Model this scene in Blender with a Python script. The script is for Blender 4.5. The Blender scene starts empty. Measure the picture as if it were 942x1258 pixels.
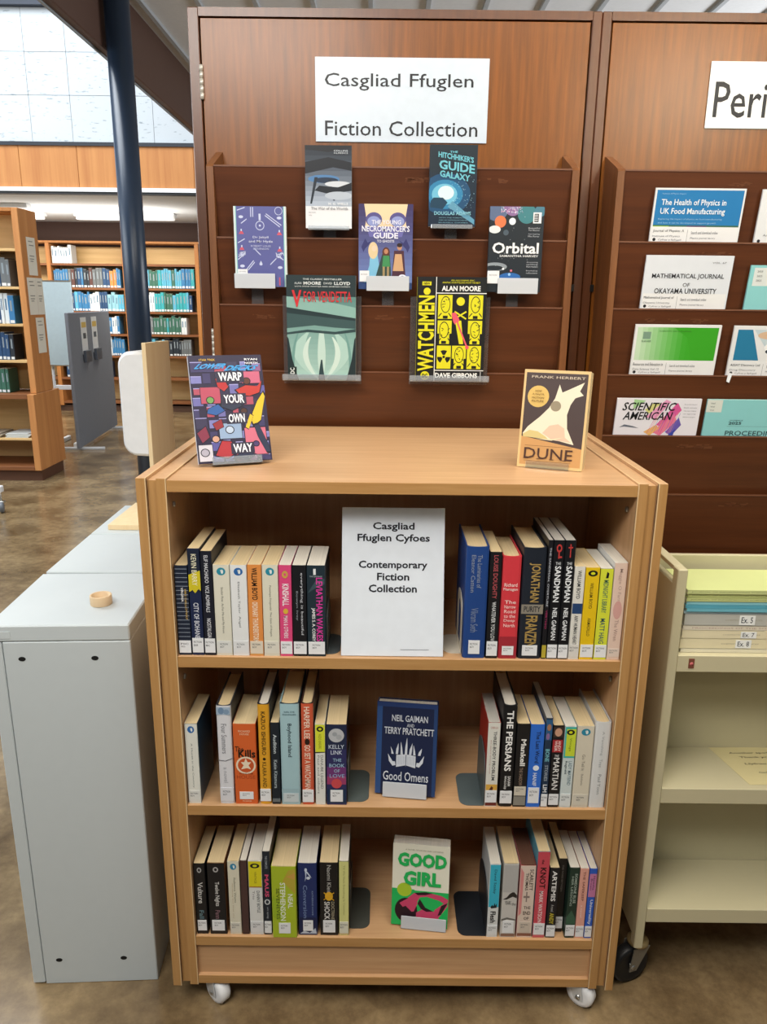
import bpy, math, random
from mathutils import Vector, Matrix
random.seed(7)
PI = math.pi
SC = bpy.context.scene
COL = SC.collection
R = math.radians

# ------------------------------------------------------------------ camera
cd = bpy.data.cameras.new('camera')
cam = bpy.data.objects.new('camera', cd)
COL.objects.link(cam)
cd.sensor_fit = 'VERTICAL'; cd.sensor_height = 36.0; cd.lens = 36.0 * 944 / 1258
cd.clip_start = 0.05; cd.clip_end = 100
cam.matrix_world = Matrix.Translation((0, -1.45, 1.62)) @ Matrix.Rotation(R(90 - 15.27), 4, 'X') @ Matrix.Rotation(R(0.65), 4, 'Z')
SC.camera = cam

# ------------------------------------------------------------------ world, lights, exposure
w = bpy.data.worlds.new('daylight'); SC.world = w; w.use_nodes = True
w.node_tree.nodes['Background'].inputs[0].default_value = (0.80, 0.91, 1.0, 1)
w.node_tree.nodes['Background'].inputs[1].default_value = 0.09
SC.view_settings.view_transform = 'Standard'
SC.view_settings.look = 'None'
SC.view_settings.gamma = 1.0
SC.view_settings.use_curve_mapping = False
SC.view_settings.exposure = 0.14

def area(name, loc, target, sx, sy, power, color=(1, 1, 1)):
    l = bpy.data.lights.new(name, 'AREA'); l.shape = 'RECTANGLE'; l.size = sx; l.size_y = sy
    l.energy = power; l.color = color
    o = bpy.data.objects.new(name, l); COL.objects.link(o)
    o.location = loc
    o.rotation_euler = (Vector(target) - Vector(loc)).to_track_quat('-Z', 'Y').to_euler()
    return o
area('skylight', (-4.0, 3.4, 6.2), (-3.7, 5.6, 0.5), 4.0, 4.0, 500, (0.90, 0.95, 1.0))
area('clerestory_window', (-7.6, 1.5, 3.2), (-1.0, 2.6, 1.6), 5.0, 2.2, 190, (0.88, 0.95, 1.0))
area('roof_light', (-0.9, -1.75, 3.1), (0.0, 0.3, 0.9), 1.6, 0.6, 62, (1.0, 0.96, 0.90))
area('ceiling_lamp_row', (1.1, -0.5, 3.5), (0.7, -0.2, 0.0), 2.6, 0.3, 66, (1.0, 0.92, 0.80))
area('window_glow', (2.2, -3.1, 3.12), (0.8, 0.84, 2.15), 1.0, 0.4, 3.6, (1.0, 0.88, 0.66)).data.spread = R(48)
area('hall_fill', (4.3, 4.6, 1.9), (-1.8, 4.6, 3.4), 3.0, 1.4, 130, (0.95, 0.97, 1.0))  # unseen fill lamp, added to brighten the beam's right face and the ceiling
area('stack_ceiling_fill', (-4.2, 8.8, 2.2), (-4.2, 8.9, 4.0), 3.0, 0.3, 26, (1.0, 0.97, 0.92))  # upward fill added to brighten the low ceiling, not a fitting of its own
area('stack_lamps', (-4.2, 8.9, 2.55), (-4.2, 9.3, 0.0), 3.6, 0.3, 85, (1.0, 0.94, 0.84))

# ------------------------------------------------------------------ materials
def lin(h):
    h = h.lstrip('#')
    out = []
    for i in (0, 2, 4):
        c = int(h[i:i + 2], 16) / 255
        out.append(c / 12.92 if c <= 0.04045 else ((c + 0.055) / 1.055) ** 2.4)
    return tuple(out) + (1,)
_M = {}
def M(h, rough=0.5, spec=0.4, metal=0.0, noise=0.06):
    key = (h, rough, spec, metal, noise)
    if key in _M: return _M[key]
    m = bpy.data.materials.new('surface_' + h.strip('#')); m.use_nodes = True
    nt = m.node_tree; b = nt.nodes['Principled BSDF']
    b.inputs['Roughness'].default_value = rough
    b.inputs['Specular IOR Level'].default_value = spec
    b.inputs['Metallic'].default_value = metal
    c = lin(h)
    tc = nt.nodes.new('ShaderNodeTexCoord'); n = nt.nodes.new('ShaderNodeTexNoise')
    n.inputs['Scale'].default_value = 35; n.inputs['Detail'].default_value = 3
    nt.links.new(tc.outputs['Object'], n.inputs['Vector'])
    mx = nt.nodes.new('ShaderNodeMix'); mx.data_type = 'RGBA'
    mx.inputs[6].default_value = tuple(x * (1 - noise) for x in c[:3]) + (1,)
    mx.inputs[7].default_value = tuple(min(1, x * (1 + noise)) for x in c[:3]) + (1,)
    nt.links.new(n.outputs['Fac'], mx.inputs[0]); nt.links.new(mx.outputs[2], b.inputs['Base Color'])
    _M[key] = m
    return m

def wood(name, c1, c2, axis='Z', rough=0.4, spec=0.4, fine=60, contrast=1.0, blotch=0.3, coat=0.0):
    """veneer: noise stretched along the grain axis"""
    m = bpy.data.materials.new(name); m.use_nodes = True
    nt = m.node_tree; b = nt.nodes['Principled BSDF']; L = nt.links.new
    tc = nt.nodes.new('ShaderNodeTexCoord')
    def stretched(k, along):
        mp = nt.nodes.new('ShaderNodeMapping')
        s = [k, k, k]; s['XYZ'.index(axis)] = along
        mp.inputs['Scale'].default_value = s
        L(tc.outputs['Object'], mp.inputs['Vector'])
        n = nt.nodes.new('ShaderNodeTexNoise'); n.inputs['Scale'].default_value = 1
        n.inputs['Detail'].default_value = 5; n.inputs['Roughness'].default_value = 0.6
        L(mp.outputs['Vector'], n.inputs['Vector'])
        return n
    n1 = stretched(fine, fine / 22.0); n2 = stretched(fine * 4, fine / 5.0); n3 = stretched(5, 1.2)
    r1 = nt.nodes.new('ShaderNodeMapRange'); r1.inputs[1].default_value = 0.3; r1.inputs[2].default_value = 0.7
    L(n1.outputs['Fac'], r1.inputs[0])
    a = nt.nodes.new('ShaderNodeMath'); a.operation = 'MULTIPLY_ADD'; a.inputs[1].default_value = 0.55
    L(r1.outputs[0], a.inputs[0])
    s2 = nt.nodes.new('ShaderNodeMath'); s2.operation = 'MULTIPLY'; s2.inputs[1].default_value = 0.25
    L(n2.outputs['Fac'], s2.inputs[0]); L(s2.outputs[0], a.inputs[2])
    a2 = nt.nodes.new('ShaderNodeMath'); a2.operation = 'MULTIPLY_ADD'; a2.inputs[1].default_value = blotch
    L(n3.outputs['Fac'], a2.inputs[0]); L(a.outputs[0], a2.inputs[2])
    mx = nt.nodes.new('ShaderNodeMix'); mx.data_type = 'RGBA'
    mx.inputs[6].default_value = lin(c1); mx.inputs[7].default_value = lin(c2)
    L(a2.outputs[0], mx.inputs[0]); L(mx.outputs[2], b.inputs['Base Color'])
    b.inputs['Roughness'].default_value = rough; b.inputs['Specular IOR Level'].default_value = spec
    b.inputs['Coat Weight'].default_value = coat; b.inputs['Coat Roughness'].default_value = 0.25
    return m

BEECH_X = wood('beech_laminate_x', 'B68B62', 'D0A87E', 'X', 0.38, 0.4, 70)
BEECH_Z = wood('beech_laminate_z', 'B68B62', 'D0A87E', 'Z', 0.38, 0.4, 70)
BEECH_Y = wood('beech_laminate_y', 'B68B62', 'D0A87E', 'Y', 0.38, 0.4, 70)
EDGE_X = wood('beech_edge_x', 'A87A44', 'C09560', 'X', 0.42, 0.4, 110)
EDGE_Z = wood('beech_edge_z', 'A87A44', 'C09560', 'Z', 0.42, 0.4, 110)
BANDING = M('DDBF92', 0.45)
DOORWOOD = wood('varnished_door_veneer', '4C2808', '8E5214', 'Z', 0.34, 0.35, 85, blotch=0.5, coat=0.22)
FRAMEWOOD = wood('varnished_frame_wood', '482612', '6C3E1E', 'Z', 0.34, 0.5, 60, coat=0.15)
RACKWOOD = wood('dark_rack_wood', '40200F', '60341A', 'X', 0.36, 0.45, 40, blotch=0.4)
RAILWOOD = wood('worn_rail_wood', '5C3418', '865630', 'Z', 0.42, 0.4, 60)
TEAKPANEL = wood('orange_panel_veneer', 'A8683A', 'CE9358', 'Z', 0.5, 0.3, 16)
SHELFWOOD = wood('library_shelf_wood', '9A5E30', 'BC8148', 'Z', 0.5, 0.3, 26)
SHELFPALE = wood('library_shelf_back', 'C09A62', 'DDBB84', 'X', 0.5, 0.3, 20)
SHELFEDGE = wood('library_shelf_edge', '6E4228', '8C5A36', 'X', 0.5, 0.3, 26)
PLY = wood('pale_plywood', 'E2C696', 'F0DAB2', 'Z', 0.55, 0.3, 40)
DARKWOOD = M('3A241C', 0.5)
PAGES = None
def pages(h):
    m = wood('page_edges_' + h, h, h, 'Y', 0.9, 0.1, 40)
    nt = m.node_tree
    for n in nt.nodes:
        if n.type == 'MIX':
            c = lin(h); n.inputs[6].default_value = tuple(x * 0.72 for x in c[:3]) + (1,)
        if n.type == 'MAPPING':
            s = list(n.inputs['Scale'].default_value); n.inputs['Scale'].default_value = (s[0] * 14, s[1] * 0.3, s[2] * 0.3)
    return m
PG_CREAM = pages('E2CCA0'); PG_WHITE = pages('E4DFD2'); PG_GREY = pages('B9B6AE'); PG_BROWN = pages('6A4A3C')

def acrylic(name, tint, frost):
    m = bpy.data.materials.new(name); m.use_nodes = True
    nt = m.node_tree; nt.nodes.clear(); L = nt.links.new
    out = nt.nodes.new('ShaderNodeOutputMaterial')
    tr = nt.nodes.new('ShaderNodeBsdfTransparent'); tr.inputs[0].default_value = lin(tint)
    gl = nt.nodes.new('ShaderNodeBsdfGlossy'); gl.inputs['Roughness'].default_value = 0.08
    fr = nt.nodes.new('ShaderNodeFresnel'); fr.inputs[0].default_value = 1.5
    mx = nt.nodes.new('ShaderNodeMixShader'); L(fr.outputs[0], mx.inputs[0]); L(tr.outputs[0], mx.inputs[1]); L(gl.outputs[0], mx.inputs[2])
    df = nt.nodes.new('ShaderNodeBsdfDiffuse'); df.inputs[0].default_value = lin('DDE3EA')
    m2 = nt.nodes.new('ShaderNodeMixShader'); m2.inputs[0].default_value = frost
    L(mx.outputs[0], m2.inputs[1]); L(df.outputs[0], m2.inputs[2]); L(m2.outputs[0], out.inputs[0])
    return m
CLEAR = acrylic('clear_acrylic', 'F4F6F6', 0.05)
FROST = acrylic('frosted_acrylic', 'F0F4F6', 0.72)
EDGEACR = acrylic('acrylic_edge', 'F0F4F6', 0.22)
STEEL = M('B8B8B4', 0.3, 0.5, 0.9)
WHITEP = M('E6E8EA', 0.4)
PAPER = M('E4E8EC', 0.55, 0.3)
INK = M('1B1C22', 0.6, 0.2)

# ------------------------------------------------------------------ mesh building
_TXT = {}
def text_geo(s, bold=0.0):
    """outline of a string as flat triangles, x/y, cached"""
    k = (s, bold)
    if k in _TXT: return _TXT[k]
    cu = bpy.data.curves.new('glyphs', 'FONT'); cu.body = s; cu.size = 1; cu.resolution_u = 2
    cu.offset = bold
    ob = bpy.data.objects.new('glyphs', cu); COL.objects.link(ob)
    dg = bpy.context.evaluated_depsgraph_get(); dg.update()
    me = ob.evaluated_get(dg).to_mesh()
    vs = [(v.co.x, v.co.y) for v in me.vertices]; fs = [tuple(p.vertices) for p in me.polygons]
    bpy.data.objects.remove(ob); bpy.data.curves.remove(cu)
    if not vs: vs = [(0, 0), (1, 0), (1, 1)]; fs = [(0, 1, 2)]
    _TXT[k] = (vs, fs)
    return _TXT[k]

class MB:
    def __init__(s): s.v = []; s.f = []; s.m = []; s.mats = []; s.smooth = set()
    def mi(s, mat):
        if mat not in s.mats: s.mats.append(mat)
        return s.mats.index(mat)
    def face(s, pts, mat, sm=False):
        b = len(s.v); s.v += [tuple(p) for p in pts]; s.f.append(tuple(range(b, b + len(pts)))); s.m.append(s.mi(mat))
        if sm: s.smooth.add(len(s.f) - 1)
    def add(s, vs, fs, mat, sm=False):
        b = len(s.v); s.v += [tuple(p) for p in vs]; i = s.mi(mat)
        for f in fs:
            s.f.append(tuple(b + k for k in f)); s.m.append(i)
            if sm: s.smooth.add(len(s.f) - 1)
    def box(s, x0, x1, y0, y1, z0, z1, mat, bv=0.0, xf=None, front=None):
        if x0 > x1: x0, x1 = x1, x0
        if y0 > y1: y0, y1 = y1, y0
        if z0 > z1: z0, z1 = z1, z0
        bv = min(bv, (x1 - x0) * .45, (y1 - y0) * .45, (z1 - z0) * .45)
        if bv <= 0:
            vs = [(x, y, z) for x in (x0, x1) for y in (y0, y1) for z in (z0, z1)]
            fs = [(0, 1, 3, 2), (4, 6, 7, 5), (0, 4, 5, 1), (2, 3, 7, 6), (0, 2, 6, 4), (1, 5, 7, 3)]
        else:
            lo, hi = (x0, y0, z0), (x1, y1, z1)
            vs = []; idx = {}
            for c in [(a, b, d) for a in (0, 1) for b in (0, 1) for d in (0, 1)]:
                for ax in range(3):
                    p = []
                    for k in range(3):
                        e = hi[k] if c[k] else lo[k]
                        if k != ax: e += (-bv if c[k] else bv)
                        p.append(e)
                    idx[(c, ax)] = len(vs); vs.append(tuple(p))
            fs = []
            for ax in range(3):
                o = [k for k in range(3) if k != ax]
                for sd in (0, 1):
                    ring = []
                    for (a, b) in ((0, 0), (1, 0), (1, 1), (0, 1)):
                        c = [0, 0, 0]; c[ax] = sd; c[o[0]] = a; c[o[1]] = b
                        ring.append(idx[(tuple(c), ax)])
                    flip = (sd == 0) ^ (ax == 1)
                    fs.append(tuple(reversed(ring)) if flip else tuple(ring))
            for ax in range(3):
                o = [k for k in range(3) if k != ax]
                for a in (0, 1):
                    for b in (0, 1):
                        c0 = [0, 0, 0]; c0[o[0]] = a; c0[o[1]] = b; c1 = list(c0); c1[ax] = 1
                        fs.append((idx[(tuple(c0), o[0])], idx[(tuple(c1), o[0])], idx[(tuple(c1), o[1])], idx[(tuple(c0), o[1])]))
            for c in [(a, b, d) for a in (0, 1) for b in (0, 1) for d in (0, 1)]:
                fs.append((idx[(c, 0)], idx[(c, 1)], idx[(c, 2)]))
        if xf: vs = [xf @ Vector(p) for p in vs]
        s.add(vs, fs, mat)
    def prism(s, poly, a, b, axis, mat, smooth=False):
        """poly: 2D outline; extruded from a to b along axis. axis X: (y,z), Y: (x,z), Z: (x,y)"""
        def P(p, t):
            return {'X': (t, p[0], p[1]), 'Y': (p[0], t, p[1]), 'Z': (p[0], p[1], t)}[axis]
        n = len(poly)
        vs = [P(p, a) for p in poly] + [P(p, b) for p in poly]
        s.add(vs, [tuple(range(n)), tuple(range(2 * n - 1, n - 1, -1))], mat)
        s.add(vs, [(i, (i + 1) % n, n + (i + 1) % n, n + i) for i in range(n)], mat, smooth)
    def tube(s, pts, r, mat, n=10, cap=True):
        pts = [Vector(p) for p in pts]; rings = []
        for i, p in enumerate(pts):
            d = (pts[min(i + 1, len(pts) - 1)] - pts[max(i - 1, 0)]).normalized()
            u = d.orthogonal().normalized() if i == 0 else (u - d * u.dot(d)).normalized()
            v = d.cross(u); rr = r[i] if isinstance(r, (list, tuple)) else r
            rings.append([p + (u * math.cos(2 * PI * k / n) + v * math.sin(2 * PI * k / n)) * rr for k in range(n)])
        vs = [q for rg in rings for q in rg]; fs = []
        for i in range(len(rings) - 1):
            for k in range(n):
                fs.append((i * n + k, i * n + (k + 1) % n, (i + 1) * n + (k + 1) % n, (i + 1) * n + k))
        s.add(vs, fs, mat, True)
        if cap: s.add(vs, [tuple(reversed(range(n))), tuple(range(len(vs) - n, len(vs)))], mat)
    def lathe(s, prof, c, axis, mat, n=24):
        """prof: (radius, height along axis) list, closed if first == last"""
        ax = Vector(axis).normalized(); u = ax.orthogonal().normalized(); v = ax.cross(u); c = Vector(c)
        vs = []; fs = []
        for (r, h) in prof:
            for k in range(n): vs.append(c + ax * h + (u * math.cos(2 * PI * k / n) + v * math.sin(2 * PI * k / n)) * max(r, 1e-5))
        for i in range(len(prof) - 1):
            for k in range(n): fs.append((i * n + k, i * n + (k + 1) % n, (i + 1) * n + (k + 1) % n, (i + 1) * n + k))
        s.add(vs, fs, mat, True)
    def build(s, name, parent=None, label=None):
        me = bpy.data.meshes.new(name); me.from_pydata(s.v, [], s.f); me.update()
        for m in s.mats: me.materials.append(m)
        for i, p in enumerate(me.polygons):
            p.material_index = s.m[i]; p.use_smooth = i in s.smooth
        o = bpy.data.objects.new(name, me); COL.objects.link(o)
        if parent: o.parent = parent
        if label: o['label'] = label
        return o

class Face:
    """draws printed shapes on a flat face; coordinates 0..1 across w and h"""
    def __init__(s, mb, o, ex, ey, w, h, off=0.00025):
        s.mb = mb; s.o = Vector(o); s.ex = Vector(ex).normalized(); s.ey = Vector(ey).normalized()
        s.n = s.ex.cross(s.ey); s.w = w; s.h = h; s.k = off; s.step = 0.000006
    def P(s, u, v): return s.o + s.ex * u * s.w + s.ey * v * s.h + s.n * s.k
    def poly(s, pts, mat):
        s.k += s.step; s.mb.face([s.P(min(1, max(0, p[0])), min(1, max(0, p[1]))) for p in pts], mat)
    def rect(s, u0, v0, u1, v1, mat): s.poly([(u0, v0), (u1, v0), (u1, v1), (u0, v1)], mat)
    def ell(s, u, v, ru, mat, rv=None, n=22, a0=0, a1=360):
        if rv is None: rv = ru * s.w / s.h
        pts = [(u + ru * math.cos(R(a0 + (a1 - a0) * i / n)), v + rv * math.sin(R(a0 + (a1 - a0) * i / n))) for i in range(n + (a1 - a0 < 360))]
        if a1 - a0 < 360: pts.append((u, v))
        s.poly(pts, mat)
    def line(s, u0, v0, u1, v1, t, mat):
        a = Vector((u0 * s.w, v0 * s.h)); b = Vector((u1 * s.w, v1 * s.h)); d = (b - a).normalized(); q = Vector((-d.y, d.x)) * t * s.w / 2
        s.poly([((p.x) / s.w, (p.y) / s.h) for p in (a - q, b - q, b + q, a + q)], mat)
    def ring(s, u, v, ru, t, mat, n=20):
        rv = ru * s.w / s.h; f = 1 - t
        s.k += s.step
        for i in range(n):
            a, b = 2 * PI * i / n, 2 * PI * (i + 1) / n
            s.mb.face([s.P(u + ru * math.cos(a), v + rv * math.sin(a)), s.P(u + ru * math.cos(b), v + rv * math.sin(b)),
                       s.P(u + ru * f * math.cos(b), v + rv * f * math.sin(b)), s.P(u + ru * f * math.cos(a), v + rv * f * math.sin(a))], mat)
    def text(s, t, u0, v0, u1, v1, mat, bold=0.0, rot=0, slant=0.0):
        """fits the string's outline to the rectangle; rot=-90 runs top to bottom (spines), 90 bottom to top"""
        s.k += s.step
        vs, fs = text_geo(t, bold)
        x0 = min(p[0] for p in vs); x1 = max(p[0] for p in vs); y0 = min(p[1] for p in vs); y1 = max(p[1] for p in vs)
        out = []
        for (x, y) in vs:
            a = (x - x0) / max(x1 - x0, 1e-6); b = (y - y0) / max(y1 - y0, 1e-6)
            a2 = a + slant * (b - .5)
            if rot == 0: uu, vv = u0 + (u1 - u0) * a2, v0 + (v1 - v0) * b
            elif rot == -90: uu, vv = u0 + (u1 - u0) * b, v1 - (v1 - v0) * a2
            else: uu, vv = u1 - (u1 - u0) * b, v0 + (v1 - v0) * a2
            out.append(s.P(uu, vv))
        s.mb.add(out, fs, mat)

def empty(name, loc=(0, 0, 0), rz=0.0, rx=0.0):
    o = bpy.data.objects.new(name, None); COL.objects.link(o); o.location = loc
    o.rotation_euler = (rx, 0, rz); o.empty_display_size = 0.02
    return o
def tag(o, label, cat, group=None, kind=None):
    o['label'] = label; o['category'] = cat
    if group: o['group'] = group
    if kind: o['kind'] = kind
    return o
def structure(mb, name):
    o = mb.build(name); o['kind'] = 'structure'; return o
def one(mb, name, label, cat, group=None): return tag(mb.build(name), label, cat, group)

# ================================================================== setting
def floor_material():
    m = bpy.data.materials.new('polished_brown_concrete'); m.use_nodes = True
    nt = m.node_tree; b = nt.nodes['Principled BSDF']; L = nt.links.new
    tc = nt.nodes.new('ShaderNodeTexCoord')
    def noise(sc, det, rg=0.6):
        n = nt.nodes.new('ShaderNodeTexNoise'); n.inputs['Scale'].default_value = sc; n.inputs['Detail'].default_value = det; n.inputs['Roughness'].default_value = rg
        L(tc.outputs['Object'], n.inputs['Vector']); return n
    a = noise(3.2, 8); c = noise(22, 6, 0.7)
    cr = nt.nodes.new('ShaderNodeValToRGB'); e = cr.color_ramp.elements
    e[0].position = 0.32; e[0].color = lin('584630'); e[1].position = 0.70; e[1].color = lin('9C8766')
    L(a.outputs['Fac'], cr.inputs[0])
    c2 = nt.nodes.new('ShaderNodeValToRGB'); e = c2.color_ramp.elements
    e[0].position = 0.38; e[0].color = (0.80, 0.77, 0.74, 1); e[1].position = 0.62; e[1].color = (1.12, 1.1, 1.05, 1)
    L(c.outputs['Fac'], c2.inputs[0])
    mx = nt.nodes.new('ShaderNodeMix'); mx.data_type = 'RGBA'; mx.blend_type = 'MULTIPLY'; mx.inputs[0].default_value = 1
    L(cr.outputs[0], mx.inputs[6]); L(c2.outputs[0], mx.inputs[7])
    L(mx.outputs[2], b.inputs['Base Color'])
    b.inputs['Roughness'].default_value = 0.2; b.inputs['Specular IOR Level'].default_value = 0.7
    return m
f = MB(); f.box(-9, 4.5, -5, 11, -0.1, 0, floor_material()); structure(f, 'floor')

def tile_material():
    m = bpy.data.materials.new('fissured_acoustic_tile'); m.use_nodes = True
    nt = m.node_tree; b = nt.nodes['Principled BSDF']; L = nt.links.new
    tc = nt.nodes.new('ShaderNodeTexCoord'); mp = nt.nodes.new('ShaderNodeMapping'); mp.inputs['Scale'].default_value = (14, 14, 60)
    L(tc.outputs['Object'], mp.inputs['Vector'])
    n = nt.nodes.new('ShaderNodeTexNoise'); n.inputs['Scale'].default_value = 1; n.inputs['Detail'].default_value = 3
    L(mp.outputs[0], n.inputs['Vector'])
    cr = nt.nodes.new('ShaderNodeValToRGB'); e = cr.color_ramp.elements
    e[0].position = 0.29; e[0].color = lin('98A2A8'); e[1].position = 0.37; e[1].color = lin('C6CDD1')
    L(n.outputs['Fac'], cr.inputs[0]); L(cr.outputs[0], b.inputs['Base Color']); b.inputs['Roughness'].default_value = 0.9
    return m
TILE = tile_material()
# upper far wall clad with square acoustic tiles, lower fascia, and the ceiling beyond it
t = MB(); t.box(-8, -0.4, 7.2, 7.3, 3.15, 4.8, M('B9C2C8', 0.9))
x = -3.65 - 0.418 * 11
while x < -0.5:
    for k in range(3):
        z = 3.215 + 0.393 * k
        t.box(x + .0015, x + .4165, 7.17, 7.2, z + .0015 if k else 3.172, z + .3915, TILE, 0.002)
    x += 0.418
structure(t, 'wall_far_upper')
t = MB(); t.box(-8, -0.4, 7.13, 7.25, 3.135, 3.17, M('2B3038', 0.5)); structure(t, 'trim_1')
t = MB(); t.box(-8, -0.4, 7.10, 7.3, 4.395, 4.8, M('363C48', 0.6)); structure(t, 'trim_2')
t = MB()
x = -8.0
while x < -0.5:
    t.box(x, x + 0.597, 7.15, 7.25, 2.735, 3.14, TEAKPANEL, 0.003); x += 0.6
structure(t, 'wall_far_fascia')
t = MB(); t.box(-8, -0.4, 7.12, 7.25, 2.695, 2.735, M('E8ECEE', 0.5)); t.box(-8, -0.4, 7.14, 7.25, 2.675, 2.695, M('3A3F44', 0.6)); structure(t, 'trim_3')
t = MB(); t.box(-8, 1.5, 7.26, 10.6, 2.70, 2.8, M('E8EAEA', 0.9)); structure(t, 'ceiling_low')
t = MB(); t.box(-8, 1.5, 10.45, 10.6, 0, 2.8, M('4A342C', 0.7)); structure(t, 'wall_far')
# ceiling over the cabinets with shallow ribs running away from the camera
t = MB(); t.box(-1.784, 4.5, 0.2, 7.2, 3.58, 3.7, M('DCDEDF', 0.8))
for k in range(16):
    xx = -1.70 + k * 0.39
    t.box(xx, xx + 0.03, 0.2, 7.2, 3.555, 3.585, M('AEB3B6', 0.7))
structure(t, 'ceiling')
b = MB(); b.box(-1.84, -1.785, 2.2, 7.12, 3.14, 3.70, M('5A4238', 0.55), 0.006); b.box(-1.85, -1.838, 2.2, 7.12, 3.13, 3.16, M('9AA0A4', 0.5))
structure(b, 'trim_4')
# left wall with a long window (its daylight is the clerestory lamp just inside it)
WALLP = M('D6D4CC', 0.9)
t = MB(); t.box(-8.1, -8.0, -5, 10.6, 0, 1.9, WALLP); t.box(-8.1, -8.0, -5, 10.6, 4.5, 6.0, WALLP); t.box(-8.1, -8.0, -5, -1.2, 1.9, 4.5, WALLP); t.box(-8.1, -8.0, 4.2, 10.6, 1.9, 4.5, WALLP); structure(t, 'wall_left')
t = MB()
for k in range(5): t.box(-8.06, -8.0, -1.2 + k * 1.335, -1.14 + k * 1.335, 1.9, 4.5, M('E2E4E4', .5), .004)
t.box(-8.06, -8.0, -1.2, 4.2, 1.9, 1.96, M('E2E4E4', .5), .004); t.box(-8.06, -8.0, -1.2, 4.2, 4.44, 4.5, M('E2E4E4', .5), .004); t.box(-8.04, -8.03, -1.15, 4.15, 1.95, 4.45, CLEAR); structure(t, 'window_1')
c = MB(); c.lathe([(0.0, 0), (0.078, 0), (0.078, 3.56), (0, 3.56)], (-1.70, 4.0, 0), (0, 0, 1), M('27364A', 0.33, 0.5), 40)
one(c, 'round_column', 'dark blue round steel column rising in front of the tiled wall', 'column')

# ================================================================== books
def cover_mesh(t, d, h, kind, side, spine=None, back=None):
    """U-shaped cover; local x 0..t, spine at y=0, depth d. hardbacks overhang the pages"""
    mb = MB(); sp = spine or side; bk = back or side
    c = 0.0028 if kind == 'hard' else 0.0006
    c = min(c, t * 0.2)
    if kind == 'hard':
        r = min(0.005, t * 0.28)
        front = [(0, r * 1.2), (r * 0.25, r * 0.45), (r, 0.0006), (t * .5, 0), (t - r, 0.0006), (t - r * .25, r * .45), (t, r * 1.2)]
    else:
        r = min(0.0015, t * .2)
        front = [(0, r), (r * .4, r * .25), (r, 0), (t - r, 0), (t - r * .4, r * .25), (t, r)]
    n = len(front)
    inner = [(c + (t - 2 * c) * i / (n - 1), front[i][1] + c * 1.1) for i in range(n)]
    for i in range(n - 1):
        a, b_ = front[i], front[i + 1]; p, q = inner[i], inner[i + 1]
        mb.face([(a[0], a[1], 0), (b_[0], b_[1], 0), (b_[0], b_[1], h), (a[0], a[1], h)], sp, kind == 'hard')
        mb.face([(p[0], p[1], h), (q[0], q[1], h), (q[0], q[1], 0), (p[0], p[1], 0)], bk)
        for z, fl in ((0, 1), (h, 0)):
            pts = [(a[0], a[1], z), (b_[0], b_[1], z), (q[0], q[1], z), (p[0], p[1], z)]
            mb.face(pts[::-1] if fl else pts, bk)
    y0 = front[0][1]
    for (x0, x1) in ((0, c), (t - c, t)):
        m_ = side if x0 == 0 else bk
        vs = [(x, y, z) for x in (x0, x1) for y in (y0, d) for z in (0, h)]
        mb.add(vs, [(0, 1, 3, 2), (4, 6, 7, 5), (2, 3, 7, 6), (0, 2, 6, 4), (1, 5, 7, 3)], m_)
    return mb, c
def page_block(t, d, h, kind, c, mat):
    mb = MB(); o = 0.0035 if kind == 'hard' else 0.0003
    g = 0.0002
    zt = h - o; zb = o
    if kind == 'hard':   # page tops dip slightly behind the spine
        mb.prism([(c + g, 0.006), (t - c - g, 0.006), (t - c - g, d - 0.004), (t / 2, d - 0.006), (c + g, d - 0.004)], zb, zt, 'Z', mat)
    else:
        mb.prism([(c + g, 0.003), (t - c - g, 0.003), (t - c - g, d - 0.0008), (c + g, d - 0.0008)], zb, zt + 0.0001, 'Z', mat)
    return mb
COLS = {}
def K(h): return M(h, 0.42, 0.4, 0.0, 0.03)

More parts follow.
